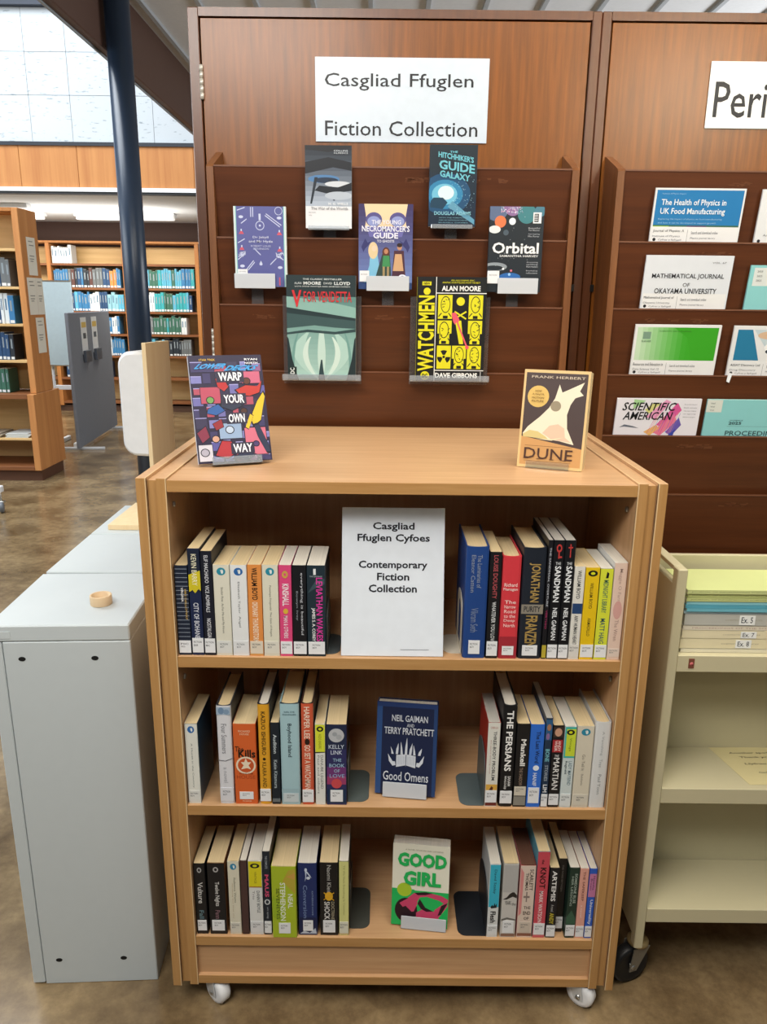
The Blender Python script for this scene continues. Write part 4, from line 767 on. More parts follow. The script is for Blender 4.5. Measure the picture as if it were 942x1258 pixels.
def art_omens(F, T):
    F.rect(0, 0, 1, 1, K('1A2444')); F.rect(0, 0, .09, 1, K('2C4C80')); F.rect(.94, 0, 1, 1, K('26406E')); F.rect(.0, .95, 1, 1, K('24396A'))
    w_ = K('CCD2DC')
    F.poly([(.34, .30), (.50, .325), (.66, .30), (.66, .43), (.50, .445), (.34, .43)], w_); F.line(.5, .31, .5, .44, .012, K('5A6478'))
    for k in range(7): F.line(.36 + k * .02, .33, .36 + k * .02, .42, .004, K('9AA2B2')); F.line(.53 + k * .018, .33, .53 + k * .018, .42, .004, K('9AA2B2'))
    for u, hgt, s in ((.28, .08, -.04), (.35, .12, .02), (.43, .14, -.02), (.5, .19, .01), (.57, .13, .03), (.64, .11, -.02), (.72, .08, .04)): F.poly([(u - .022, .44), (u + .018, .44), (u + s * .5 + .014, .44 + hgt * .5), (u + s, .44 + hgt), (u + s * .2 - .018, .44 + hgt * .45)], w_)
    for q in (-1, 1): F.poly([(.5 + q * .17, .32), (.5 + q * .22, .31), (.5 + q * .28, .36), (.5 + q * .30, .44), (.5 + q * .26, .40), (.5 + q * .22, .36), (.5 + q * .18, .36)], w_)
    T.text('NEIL GAIMAN', .25, .80, .84, .87, w_, .012); T.text('AND', .50, .745, .62, .78, w_, .004); T.text('TERRY PRATCHETT', .13, .66, .95, .735, w_, .012); T.text('Good Omens', .13, .155, .88, .255, w_, .008)
facing_book(.1345, .211, .030, (-.0125, .0470, .5590), R(-6.5), R(10), 'hard', art_omens, 'navy hardback with white burning book emblem standing alone on middle shelf', GD, '22386A', '1A2444', PG_WHITE, None, 'hardback_book')
def art_girl(F, T):
    F.rect(0, 0, 1, 1, K('E6E4D2')); G = K('20B45A'); F.rect(0, 0, 1, .44, G); F.rect(0, .44, .4, .45, G)
    blk = K('2A1620'); pk = K('C8446A')
    F.ell(.26, .19, .20, blk, .15); F.poly([(.14, .27), (.30, .34), (.44, .40), (.46, .28), (.40, .18), (.28, .16)], pk); F.poly([(.28, .34), (.40, .41), (.60, .43), (.88, .40), (1.0, .36), (.98, .29), (.84, .34), (.62, .375), (.5, .36), (.45, .30)], pk)
    F.poly([(.98, .34), (.99, .28), (.84, .13), (.74, .10), (.76, .22)], pk); F.poly([(.44, .06), (.44, .17), (.56, .22), (.76, .2), (.84, .12), (.80, .06)], pk)
    F.poly([(.40, .41), (.60, .43), (.72, .42), (.6, .395), (.46, .385)], blk); F.poly([(.46, .28), (.50, .34), (.60, .24), (.74, .20), (.62, .19), (.52, .22)], blk); F.poly([(.88, .28), (.99, .32), (.88, .17), (.82, .15)], blk); F.ell(.28, .255, .035, pk, .03); F.poly([(.13, .20), (.25, .24), (.40, .15), (.42, .06), (.2, .06)], blk)
    F.ell(.22, .44, .13, K('A8C832'))
    T.text('GOOD', .09, .73, .95, .90, G, .05); T.text('GIRL', .20, .505, .86, .68, G, .05); T.text('A NOVEL OF DESIRE AND LONGING', .22, .93, .88, .945, K('8A8A7A')); T.text('ARIA ABER', .20, .06, .62, .10, K('E6E4D2'), .02)
facing_book(.1320, .204, .034, (.0285, .0400, .2090), R(-6.5), R(8), 'paper', art_girl, 'green and cream paperback with huge green title standing alone on bottom shelf', GD, 'C8D4C0', 'E6E4D2', PG_WHITE, None)

# ================================================================== stands and bookends
GS = 'acrylic book stands'
def hanging_stand(x0, x1, z, label, lip0, lip1, lip_h, mat=None):
    """small stand pushed down behind the slat in front: back plate, ledge, lip"""
    r = empty('book_stand', ((x0 + x1) / 2, .72, z)); tag(r, label, 'book stand', GS)
    c = (x0 + x1) / 2
    a = MB(); a.box(-.016, .016, .0005, .0022, -.060, -.0024, CLEAR); a.box(x0 - c, x1 - c, .0005, .0022, -.0022, .075, CLEAR); a.build('back_plate', r)
    a = MB(); a.box(x0 - c, x1 - c, -.036, .0004, -.0022, -.0004, CLEAR); a.build('ledge', r)
    a = MB(); a.box(lip0 - c, lip1 - c, -.0382, -.0364, -.004, lip_h, mat or FROST, .0006); a.build('front_lip', r)
hanging_stand(-.205, -.098, 1.8050, 'clear stand under the dark blue and white paperback, upper left', -.205, -.098, .006, EDGEACR)
hanging_stand(.116, .224, 1.8120, 'clear stand under the glowing blue paperback, upper right', .116, .224, .006, EDGEACR)
hanging_stand(-.398, -.300, 1.6560, 'frosted stand lip holding the indigo patterned paperback', -.403, -.295, .034)
hanging_stand(-.050, .060, 1.6530, 'frosted stand lip holding the purple paperback with cloaked figures', -.052, .061, .034)
hanging_stand(.295, .390, 1.6495, 'frosted stand lip holding the dark paperback with planets', .297, .404, .036)
def big_stand(x0, x1, z, yf, label):
    r = empty('book_stand', ((x0 + x1) / 2, .703, z)); tag(r, label, 'book stand', GS); h = (x1 - x0) / 2
    a = MB(); a.box(-h, h, -.0008, .0008, -.012, .222, CLEAR, .0004); a.build('back_plate', r)
    a = MB(); a.prism([(.001, .2235), (.0195, .2235), (.0195, .196), (.0178, .196), (.0178, .2217), (.001, .2217)], -h * .6, h * .6, 'X', CLEAR); a.build('hook', r)
    a = MB(); prof = [(-.0009, -.0022), (yf + .004, -.0022), (yf + .0012, -.0002), (yf, .004), (yf, .016), (yf + .0018, .016), (yf + .0018, .0045), (yf + .0026, .0016), (yf + .005, -.0004), (-.0009, -.0004)]
    a.prism(prof, -h, h, 'X', EDGEACR); a.build('front_lip', r)
big_stand(-.2790, -.0660, 1.4125, -.0405, 'clear stand holding the teal graphic novel, wider than the book')
big_stand(.0670, .2820, 1.4135, -.0445, 'clear stand holding the black and yellow graphic novel')
def easel(loc, rz, tilt, w, label, lip_h, off, t, mat, hb=.12):
    """little desk easel: sloped back, ledge, front lip, rear foot; local axes as the leaning book"""
    r = empty('book_stand', loc); r.rotation_euler = (Matrix.Rotation(rz, 3, 'Z') @ Matrix.Rotation(-tilt, 3, 'X')).to_euler(); tag(r, label, 'book stand', GS)
    a = MB(); a.box(off, off + w, t + .0006, t + .0024, -.0022, hb, CLEAR); a.build('back_plate', r)
    a = MB(); a.box(off, off + w, -.0045, t + .0024, -.0045, -.0026, CLEAR); a.build('ledge', r)
    a = MB(); a.box(off, off + w, -.0068, -.0048, -.0045, lip_h, mat, .0006); a.build('front_lip', r)
    a = MB(); q = hb * .9; L_ = (q * math.cos(tilt) - (t + .004) * math.sin(tilt))
    d = Vector((0, math.sin(tilt), -math.cos(tilt)))  # straight down in local axes
    s_ = Vector((0, t + .0032, q)); e_ = s_ + d * (L_ * .97) + Vector((0, math.cos(tilt), math.sin(tilt))) * .02
    n_ = Vector((.0, .0009, 0))
    vs = []
    for xx in (off + w * .3, off + w * .7):
        for p in (s_, e_): vs += [p + Vector((xx, 0, 0)) - n_ * 0, p + Vector((xx, .0018, 0))]
    a.add(vs, [(0, 1, 3, 2), (4, 6, 7, 5), (0, 4, 5, 1), (2, 3, 7, 6), (0, 2, 6, 4), (1, 5, 7, 3)], CLEAR); a.build('rear_foot', r)
easel((-.3848, .1160, 1.2905), R(22), R(21), .105, 'clear stand under the purple comic book on the bookcase top', .012, .028, .012, EDGEACR)
easel((.2845, .1690, 1.2875), R(-21.5), R(9), .090, 'clear stand under the cream bordered paperback on the bookcase top', .010, .020, .040, CLEAR, .1)
easel((-.0125, .0470, .5590), R(-6.5), R(10), .098, 'frosted stand lip holding the navy hardback on middle shelf', .030, .018, .030, FROST)
easel((.0285, .0400, .2090), R(-6.5), R(8), .105, 'frosted stand lip holding the green and cream paperback on bottom shelf', .027, .024, .034, FROST)

def bookend(x, z, sgn, y0, h, d, base, colour, label, arch=False, lip=.05):
    """L-shaped metal bookend; upright at x, base plate running away in direction sgn (towards the gap)"""
    mt = M(colour, .42, .45, .2)
    r = empty('bookend', (x, y0, z + .0003)); tag(r, label, 'bookend', 'metal bookends on the bookcase shelves')
    a = MB(); rr_ = d * .42
    outer = [(0, 0), (d, 0)] + [(d - rr_ + rr_ * math.cos(R(t)), h - rr_ + rr_ * math.sin(R(t))) for t in range(0, 91, 15)] + [(rr_ + rr_ * math.cos(R(t)), h - rr_ + rr_ * math.sin(R(t))) for t in range(90, 181, 15)]
    if arch:
        iw = d * .22; ri = rr_ * .62
        inner = [(iw, .012), (d - iw, .012)] + [(d - iw - ri + ri * math.cos(R(t)), h - iw - ri + ri * math.sin(R(t))) for t in range(0, 91, 15)] + [(iw + ri + ri * math.cos(R(t)), h - iw - ri + ri * math.sin(R(t))) for t in range(90, 181, 15)]
        n = len(outer)
        for xx, fl in ((-.0006, 0), (.0006, 1)):
            for i in range(n):
                q = [outer[i], outer[(i + 1) % n], inner[(i + 1) % n], inner[i]]
                q = [(xx, p[0], p[1]) for p in q]; a.face(q[::-1] if fl else q, mt)
        for pl in (outer, inner):
            for i in range(n): a.face([(-.0006, *pl[i]), (-.0006, *pl[(i + 1) % n]), (.0006, *pl[(i + 1) % n]), (.0006, *pl[i])], mt)
    else: a.prism(outer, -.0006, .0006, 'X', mt)
    a.build('upright', r)
    b_ = MB(); rb = .02
    pl = [(0, 0), (0, d)] + [(sgn * (base - rb + rb * math.sin(R(t))), d - rb + rb * math.cos(R(t))) for t in range(0, 91, 15)] + [(sgn * (base - rb + rb * math.cos(R(t))), rb - rb * math.sin(R(t))) for t in range(0, 91, 15)]
    b_.prism(pl, 0, .0011, 'Z', mt); b_.build('base_plate', r)
bookend(.1650, S1, -1, .03, .125, .095, .035, 'D8D0C0', 'cream arched metal bookend beside the royal blue hardback', True)
bookend(-.1145, S1, 1, .02, .10, .10, .026, '4E5658', 'dark grey metal bookend at the end of the top left row')
bookend(-.0716, S2, 1, .02, .10, .12, .046, '5C6664', 'grey metal bookend at the end of the middle left row')
bookend(.2270, S2, -1, .012, .125, .12, .052, '5E6A6C', 'grey metal bookend before the middle right row')
bookend(-.0675, S3, 1, .03, .11, .13, .046, '4C4E48', 'dark olive metal bookend at the end of the bottom left row')
bookend(.2478, S3, -1, .012, .13, .14, .064, '2A2E34', 'black metal bookend before the bottom right row')

# ---- portrait sign on the top shelf
def sign(name, w, h, loc, tilt, lines, label, bold, thick=.0025, col='DCE3EB', extra=None):
    r = empty(name, loc); r.rotation_euler = (-tilt, 0, 0); tag(r, label, 'sign')
    a = MB(); a.box(0, w, 0, thick, 0, h, M(col, .28, .5), .0006); T = Face(a, (0, 0, 0), (1, 0, 0), (0, 0, 1), w, h, .0006)
    for s, u0, v0, u1, v1 in lines: T.text(s, u0, v0, u1, v1, K('1A1C24'), bold)
    if extra: extra(T)
    a.build('sheet', r)
    return r
sgn = sign('tabletop_sign', .212, .309, (-.0850, .012, S1 + .0012), R(13),
    [('Casgliad', .30, .840, .705, .902), ('Ffuglen Cyfoes', .15, .760, .855, .824), ('Contemporary', .165, .580, .835, .644), ('Fiction', .345, .512, .66, .563), ('Collection', .265, .432, .735, .484)],
    'white portrait sign with five lines of bold lettering leaning on the top shelf', .022, extra=lambda T: T.mb.face([T.P(.58, .045), T.P(.86, .045), T.P(.86, .048), T.P(.58, .048)], K('7A8088')))

# ================================================================== wooden periodical cabinets
CY, RY = .84, .71
TIER = [1.959, 1.783, 1.611, 1.434, 1.264, 1.094, .914]
def residue(mb, u0, u1, z0, z1, y_of, n, seed):
    q = random.Random(seed)
    for _ in range(n):
        x = q.uniform(u0, u1); z = q.uniform(z0, z1); w_ = q.uniform(.002, .014); h_ = q.uniform(.001, .004)
        pts = [(x + w_ * q.uniform(-1, -.4), z + h_ * q.uniform(-1, -.3)), (x + w_ * q.uniform(.4, 1), z + h_ * q.uniform(-1, -.4)), (x + w_ * q.uniform(.5, 1), z + h_ * q.uniform(.3, 1)), (x - w_ * q.uniform(.3, 1), z + h_ * q.uniform(.4, 1))]
        mb.face([(p[0], y_of(p[1]) - .0004, p[1]) for p in pts], K('6A4028'))
def cabinet(x0, x1, d0, d1, r0, r1, label, seed, hinge_left):
    root = empty('periodical_cabinet', ((x0 + x1) / 2, CY, 0)); tag(root, label, 'cabinet', 'tall wooden periodical cabinets')
    ox = (x0 + x1) / 2
    def P(mb, n, par=root, lab=None):
        mb.v = [(v[0] - ox, v[1] - CY, v[2]) for v in mb.v]; return mb.build(n, par, lab)
    a = MB(); a.box(x0, d0 - .002, CY, CY + .45, 0, 2.362, FRAMEWOOD, .002); P(a, 'stile')
    a = MB(); a.box(d1 + .002, x1 - .0008, CY, CY + .45, 0, 2.362, FRAMEWOOD, .002); P(a, 'stile')
    a = MB(); a.box(d0 - .002, d1 + .002, CY + .0005, CY + .45, 2.341, 2.362, FRAMEWOOD); P(a, 'top_rail')
    a = MB(); a.box(d0 - .002, d1 + .002, CY + .03, CY + .45, 0.0, 2.34, M('1E120C', .8)); P(a, 'back_panel')
    a = MB(); a.box(d0 + .0015, d1 - .0015, CY + .003, CY + .024, .08, 2.337, DOORWOOD, .001)
    door = P(a, 'door')
    xs = d0 if hinge_left else d1
    for z0, z1 in ((2.142, 2.226), (1.456, 1.542), (.42, .5)):
        h = MB()
        for k in range(5):
            h.lathe([(0, 0), (.0052, 0), (.0052, .0160), (0, .0160)], (xs, CY - .002, z0 + k * (z1 - z0) / 5), (0, 0, 1), M('D8D4C8', .35, .5, .4), 12)
        P(h, 'hinge', door)
    a = MB(); xc = d1 if hinge_left else d0
    a.box(xc - .006, xc + .004, CY - .003, CY + .003, 1.655, 1.675, M('141210', .4)); P(a, 'door_catch', door)
    # rack
    rack = MB()
    z0 = .72
    prof = [(CY + .002, z0), (CY + .002, 2.012), (RY + .004, 1.962), (RY - .004, 1.955), (RY - .004, z0)]
    rk = None
    for (a0, a1) in ((r0 - .018, r0), (r1, r1 + .018)):
        s_ = MB(); s_.prism(prof, a0, a1, 'X', RAILWOOD)
        if rk is None: rk = P(s_, 'magazine_rack', root)
        else: P(s_, 'side_rail', rk)
    for i, zt in enumerate(TIER):
        zb = zt - .215 if i < 6 else .72
        p = MB(); t_ = .008; tl = .032
        p.prism([(RY, zt), (RY + t_, zt), (RY + t_ + tl, zb), (RY + tl, zb)], r0 + .0006, r1 - .0006, 'X', RACKWOOD)
        p.box(r0 + .0006, r1 - .0006, RY - .0012, RY + .0006, zt - .0035, zt + .0006, M('6E4630', .5))
        yo = lambda z, zt=zt, zb=zb: RY + tl * (zt - z) / (zt - zb)
        q = random.Random(seed * 10 + i)
        for _ in range(3):
            c = q.uniform(r0 + .08, r1 - .12); wd = q.uniform(.04, .10)
            residue(p, c, c + wd, zt - .036, zt - .026, yo, 12, seed * 100 + i * 7 + _)
        P(p, 'rack_slat', rk)
    return root
cabinet(-.531, .561, -.5, .5330, -.452, .4800, 'tall brown wooden cabinet behind the bookcase, its rack holding novels', 1, True)
cabinet(.5615, 1.66, .5885, 1.632, .6160, 1.56, 'tall brown wooden cabinet on the right, its rack holding journals', 2, False)

# signs taped to the doors
sign('door_sign', .4650, .207, (-.1960, CY - .0012, 2.041), 0, [('Casgliad Ffuglen', .055, .61, .912, .815), ('Fiction Collection', .055, .075, .945, .255)],
     'wide white sign with two lines of thin lettering above the novels rack', .004, .002, 'CFDAE6')
sign('door_sign', .4900, .163, (.8590, CY - .0012, 2.085), 0, [('Periodicals', .035, .16, .865, .70)], 'laminated white sign cut off by the right edge, with large thin lettering', .006, .002, 'DCE0E2')

# ================================================================== journals
GJ = 'journals in the right hand rack'
def journal(x, ztop, ztier, w, h, art, label, base='E4E6E8', t=.006, rot=0.0, y=None):
    """upright journal in the slot behind the next slat; only its upper part shows"""
    sl = .032 / .215; r = empty('journal', (x, RY + .0098 + sl * (ztier - (ztop - h)), ztop - h)); r.rotation_euler = (math.atan(sl), 0, 0)
    tag(r, label, 'journal', GJ)
    a = MB(); a.box(0, w, 0, .0006, 0, h, K(base)); a.box(0, w, t - .0006, t, 0, h, K(base)); a.box(0, .0006, .0004, t - .0004, 0, h, K(base))
    F = Face(a, (0, 0, 0), (1, 0, 0), (0, 0, 1), w, h, .0001)
    T = Face(a, (0, 0, 0), (1, 0, 0), (0, 0, 1), w, h, .0008)
    vis = (ztop - ztier) / h
    def V(f): return 1 - vis + vis * f      # f: 0 at the slat edge, 1 at the top
    art(F, T, V)
    a.build('cover', r)
    p = MB(); p.box(.001, w - .001, .0008, t - .0008, .0005, h - .0008, PG_WHITE); p.build('page_block', r)
    return r
def foot_panel(F, T, V, l1, l2):
    g = K('3A3E46'); w_ = K('E8EAEC')
    F.rect(.02, 0, .98, V(.30), w_)
    F.line(.42, V(.0), .42, V(.25), .004, K('8A8E94'))
    T.text(l1, .03, V(.19), .38, V(.25), g); T.text(l2, .03, V(.10), .34, V(.145), K('7A7E86')); T.text('Cyfres y llyfrgell', .10, V(.035), .36, V(.075), K('7A7E86'))
    T.text('Search and download online', .46, V(.17), .76, V(.22), K('6A6E78')); T.text('Physics journal library', .46, V(.07), .74, V(.11), K('6A6E78'))
    F.ell(.055, V(.06), .018, K('22242A'))
def j1(F, T, V):
    F.rect(.02, V(.29), .98, V(.965), K('2A7CB8')); F.rect(.02, V(.285), .98, V(.33), K('3E6A58')); F.rect(.4, V(.285), .62, V(.32), K('5A3A6A')); F.rect(.02, V(.285), .2, V(.315), K('8AB83A'))
    w_ = K('E8F0F6'); T.text('The Health of Physics in', .08, V(.66), .80, V(.80), w_, .012); T.text('UK Food Manufacturing', .08, V(.50), .80, V(.64), w_, .012)
    T.text('Exploring the impact of physics on food manufacturing', .07, V(.42), .78, V(.455), K('A8CCE4')); T.text('and how it can be developed to support growth', .07, V(.35), .72, V(.385), K('A8CCE4')); T.text('Institute of Physics Report', .08, V(.88), .34, V(.91), K('A8CCE4'))
    foot_panel(F, T, V, 'Journal of Physics: A', 'Institute of Physics')
journal(.6990, 1.9180, 1.783, .236, .30, j1, 'white bordered journal with blue panel and white title, top row of right rack')
def j2(F, T, V):
    d = K('22242A'); T.text('MATHEMATICAL JOURNAL', .09, V(.56), .92, V(.67), d, .012); T.text('OF', .46, V(.43), .54, V(.50), d); T.text('OKAYAMA UNIVERSITY', .14, V(.30), .86, V(.40), d, .012); T.text('VOL. 67', .76, V(.86), .92, V(.89), K('5A5E66')); foot_panel(F, T, V, 'Mathematical Journal of', 'Okayama University')
journal(.6915, 1.7515, 1.611, .233, .30, j2, 'plain white journal with black serif capitals, second row of right rack', 'DCE2EA')
def j3(F, T, V):
    n = 16
    for i in range(n):
        f = i / (n - 1); c = ''.join('%02X' % int(a + (b - a) * min(1, f * 1.6)) for a, b in ((0xC4, 0x3E), (0xDE, 0xA8), (0xC0, 0x2A)))
        F.rect(.03 + .94 * i / n, V(.29), .03 + .94 * (i + 1) / n, V(.95), K(c)); F.k -= F.step
    F.k += F.step
    F.poly([(.45, V(.95)), (.62, V(.75)), (.70, V(.29)), (.97, V(.29)), (.97, V(.95))], K('3CA426'))
    F.rect(.10, V(.72), .19, V(.86), K('7A9A86')); T.text('ELSEVIER', .09, V(.66), .20, V(.70), K('4A6A56')); T.text('SCIENTIFIC DATA JOURNAL', .28, V(.86), .66, V(.89), K('3E6A2E'))
    foot_panel(F, T, V, 'Resources and Education in', 'Data Science Vol 12')
journal(.6800, 1.5725, 1.434, .2345, .30, j3, 'white bordered journal with bright green panel, third row of right rack')
def j4(F, T, V):
    F.poly([(.05, V(.32)), (.35, V(.32)), (.22, V(.93)), (.05, V(.93))], K('2A7CA4')); F.poly([(.24, V(.93)), (.80, V(.93)), (.52, V(.32))], K('C4D4DC')); F.poly([(.82, V(.93)), (.96, V(.93)), (.96, V(.32)), (.58, V(.32))], K('3A8CAE'))
    F.ell(.42, V(.82), .13, K('D8B89A'), .035); F.ell(.48, V(.58), .09, K('F0F2F4'), .04); F.ell(.46, V(.5), .05, K('3A4450'), .02); foot_panel(F, T, V, 'ASSAY Discovery Ltd', 'Drug Discovery')
journal(.9490, 1.5715, 1.434, .234, .30, j4, 'white bordered journal with blue triangles and laboratory photograph, third row')
def j5(F, T, V):
    d = K('16181C')
    for p, c in (([(.36, .5), (.58, .98), (.64, .92), (.48, .45)], 'E8A0C8'), ([(.5, .3), (.72, .9), (.78, .7), (.6, .2)], 'D85A9A'), ([(.46, .1), (.70, .6), (.74, .4), (.56, .0)], 'E4789A'), ([(.62, .1), (.76, .5), (.80, .3), (.7, .0)], '6A5AB0'), ([(.40, .6), (.52, .86), (.44, .9), (.34, .7)], 'D8D88A'), ([(.44, .0), (.54, .2), (.5, .3), (.36, .1)], 'E8B46A'), ([(.2, .7), (.34, .95), (.2, .98)], 'A8D49A'), ([(.66, .02), (.74, .2), (.72, .0)], '3A4AA8')):
        F.poly([(u, V(v)) for u, v in p], K(c))
    for i in range(16): F.line(.40 + i * .02, V(.05 + .02 * (i % 4)), .50 + i * .018, V(.62 + .02 * (i % 3)), .004, K(('D04A8A', 'E08AB0', 'E8A070', '8A6AC0')[i % 4]))
    F.poly([(u, V(v)) for u, v in ((.06, .22), (.12, .30), (.22, .26), (.3, .2), (.2, .22), (.12, .24))], K('6A7080'))
    T.text('SCIENTIFIC', .08, V(.68), .70, V(.90), d, .014, 0, .04); T.text('AMERICAN', .10, V(.43), .67, V(.65), d, .014, 0, .04)
    for i, s in enumerate(('Black hole physics', 'Dark comets', 'The new science', 'of ageing', 'Sleep')): T.text(s, .80, V(.84 - i * .085), .95, V(.87 - i * .085), K('6A6E78'))
journal(.6500, 1.3715, 1.264, .236, .28, j5, 'white science magazine with magenta and orange streaks, fourth row of right rack', 'E8E6EE')
def j6(F, T, V):
    F.rect(0, V(.66), .18, V(.99), K('DCE0D8')); d = K('2A4048')
    for i in range(3): T.text('Vol', .04, V(.88 - i * .09), .09, V(.92 - i * .09), K('6A7478'))
    T.text('NUMBER 8', .30, V(.43), .45, V(.46), d); T.text('2025', .29, V(.33), .44, V(.41), d, .02); F.line(.28, V(.28), .98, V(.28), .002, d); T.text('PROCEEDINGS', .27, V(.03), .95, V(.16), d, .004)
journal(.9020, 1.3710, 1.264, .24, .28, j6, 'pale turquoise journal with white corner label, fourth row of right rack', '8ED0D2')
def j7(F, T, V): F.rect(.05, V(.55), .5, V(.95), K('DCE2E0')); [T.text('2025', .09, V(.85 - i * .1), .16, V(.89 - i * .1), K('5A6468')) for i in range(3)]
journal(.9740, 1.7285, 1.611, .21, .28, j7, 'pale turquoise journal with large white label, second row at right edge', '8ED0D2')
def j8(F, T, V): T.text('ANNALS', .3, V(.25), .8, V(.42), K('22242A'), .01); T.text('Annals of Science', .10, V(.14), .5, V(.18), K('5A5E66')); F.ell(.06, V(.05), .02, K('22242A'))
journal(.9780, 1.9170, 1.783, .21, .29, j8, 'plain white journal cut by the right edge, top row of right rack', 'E2E6EA')
# torn paper scrap on the third slat
m = MB(); m.prism([(.948, 1.418), (.956, 1.414), (.962, 1.440), (.951, 1.442)], RY - .0026, RY - .0014, 'Y', PAPER); one(m, 'paper_scrap', 'torn white paper scrap stuck on the edge of a rack slat', 'paper')

# ================================================================== grey metal cabinets
GREY = M('C4CDD0', .42, .4, .0, .02)
def locker(loc, rz, label):
    r = empty('metal_cabinet', loc, rz); tag(r, label, 'cabinet', 'pale grey metal cabinets'); W, Dp, H = .300, .325, .948
    a = MB(); a.box(-W + .030, 0, 0, Dp, .0, H - .0385, GREY, .002)
    for x, z in ((-.232, .870), (-.078, .870), (-.232, .071), (-.078, .071)):
        a.prism([(x + .0078 * math.cos(t * PI / 8), z + .0052 * math.sin(t * PI / 8)) for t in range(16)], -.0006, .0006, 'Y', M('0E0F10', .8))
    a.build('body', r)
    a = MB(); a.box(-W, 0, -.001, Dp, H - .0375, H, GREY, .003); a.build('top_cap', r)
    a = MB(); a.box(-W, -W + .0285, .0, Dp, .004, H - .0385, GREY, .002); a.build('door', r)
    a = MB(); a.box(-W + .002, -W + .05, -.0022, -.0008, H - .030, H - .013, GREY, .0005); a.build('label_plate', r)
    return r
locker((-.5430, .0740, 0), R(3.2), 'nearest pale grey metal cabinet with four black bolt holes beside the bookcase')
locker((-.5600, .4080, 0), R(1.6), 'middle pale grey metal cabinet, directly behind the nearest one')
locker((-.5695, .7400, 0), R(1.0), 'farthest pale grey metal cabinet, carrying the plywood stand')
m = MB(); m.lathe([(.0195, 0), (.0235, 0), (.0240, .001), (.0240, .021), (.0235, .022), (.0195, .022), (.0195, 0)], (-.6420, .1870, .9484), (0, 0, 1), M('DCC09A', .55), 40)
one(m, 'tape_ring', 'small tan ring of tape lying on the nearest grey cabinet', 'tape ring')
ps = empty('plywood_stand', (-.73, .9, .9484), R(-12)); tag(ps, 'pale plywood stand with white plastic housing on the farthest grey cabinet', 'stand')
m = MB(); m.box(-.100, .115, -.130, .135, 0, .016, PLY, .001); m.build('base_board', ps).rotation_euler = (0, 0, R(12))
m = MB(); m.box(.0155, .0285, -.030, .118, .0165, .548, PLY, .001); m.build('upright_panel', ps)
m = MB()
def rrect(z0, z1, x0, x1, r):
    pts = []
    for cx, cz, a0 in ((x0 + r, z1 - r, 90), (x0 + r, z0 + r, 180)): pts += [(cx + r * math.cos(R(a0 + t)), cz + r * math.sin(R(a0 + t))) for t in range(0, 91, 15)]
    return pts + [(x1, z0), (x1, z1)]
prev = None
out = [(-.030, .010), (-.026, .004), (-.016, 0), (.10, 0), (.111, .005), (.115, .012)]
rings = []
for y, ins in out: rings.append([(p[0], y, p[1]) for p in rrect(.205 + ins, .522 - ins, -.072 + ins, .0148, .042 - ins * .5)])
n = len(rings[0]); vs = [q for rg in rings for q in rg]; fs = [(i * n + k, (i + 1) * n + k, (i + 1) * n + (k + 1) % n, i * n + (k + 1) % n) for i in range(len(rings) - 1) for k in range(n)]
m.add(vs, fs, WHITEP, True); m.add(vs, [tuple(range(n)), tuple(reversed(range(len(vs) - n, len(vs))))], WHITEP)
m.build('plastic_housing', ps, 'rounded white plastic housing')

# ================================================================== cream book trolley
CREAM = M('C8C09E', .45, .4, 0, .02)
tr = empty('book_trolley', (1.1, .25, 0)); tag(tr, 'cream metal book trolley with three shelves on black castors, right of the bookcase', 'trolley')
def TP(mb, n, par=tr, lab=None):
    mb.v = [(v[0] - 1.1, v[1] - .25, v[2]) for v in mb.v]; return mb.build(n, par, lab)
Y0, Y1 = .07, .43
def trolley_end(x0, x1):
    a = MB(); zb, zt = .115, 1.087
    a.box(x0, x1, Y0, Y0 + .028, zb, zt, CREAM, .002); a.box(x0, x1, Y1 - .028, Y1, zb, zt, CREAM, .002)
    a.box(x0, x1, Y0 + .028, Y1 - .028, 1.077, zt, CREAM, .001); a.box(x0 + .002, x1 - .002, Y0 + .028, Y1 - .028, zb + .02, 1.047, CREAM, .001)
    TP(a, 'end_panel')
trolley_end(.6185, .6395); trolley_end(1.56, 1.581)
for z in (.890, .560, .230):
    a = MB(); a.box(.640, 1.5595, Y0 + .002, .2435, z - .004, z, CREAM); a.box(.640, 1.5595, Y0 + .001, Y0 + .004, z - .038, z + .001, CREAM, .0012); a.box(.640, 1.5595, .2565, Y1 - .002, z - .038, z, CREAM, .001); TP(a, 'shelf')
a = MB(); a.box(.640, 1.5595, .244, .256, .150, 1.063, CREAM, .001); TP(a, 'centre_panel')
a = MB(); a.box(.664, .676, Y0 - .0006, Y0 + .001, .862, .884, K('7A4A3A')); a.lathe([(0, 0), (.0042, 0), (.0042, .0005), (0, .0005)], (.670, Y0 - .0006, .872), (0, -1, 0), K('C86A6A'), 12); TP(a, 'sticker', tr, 'small red sticker')
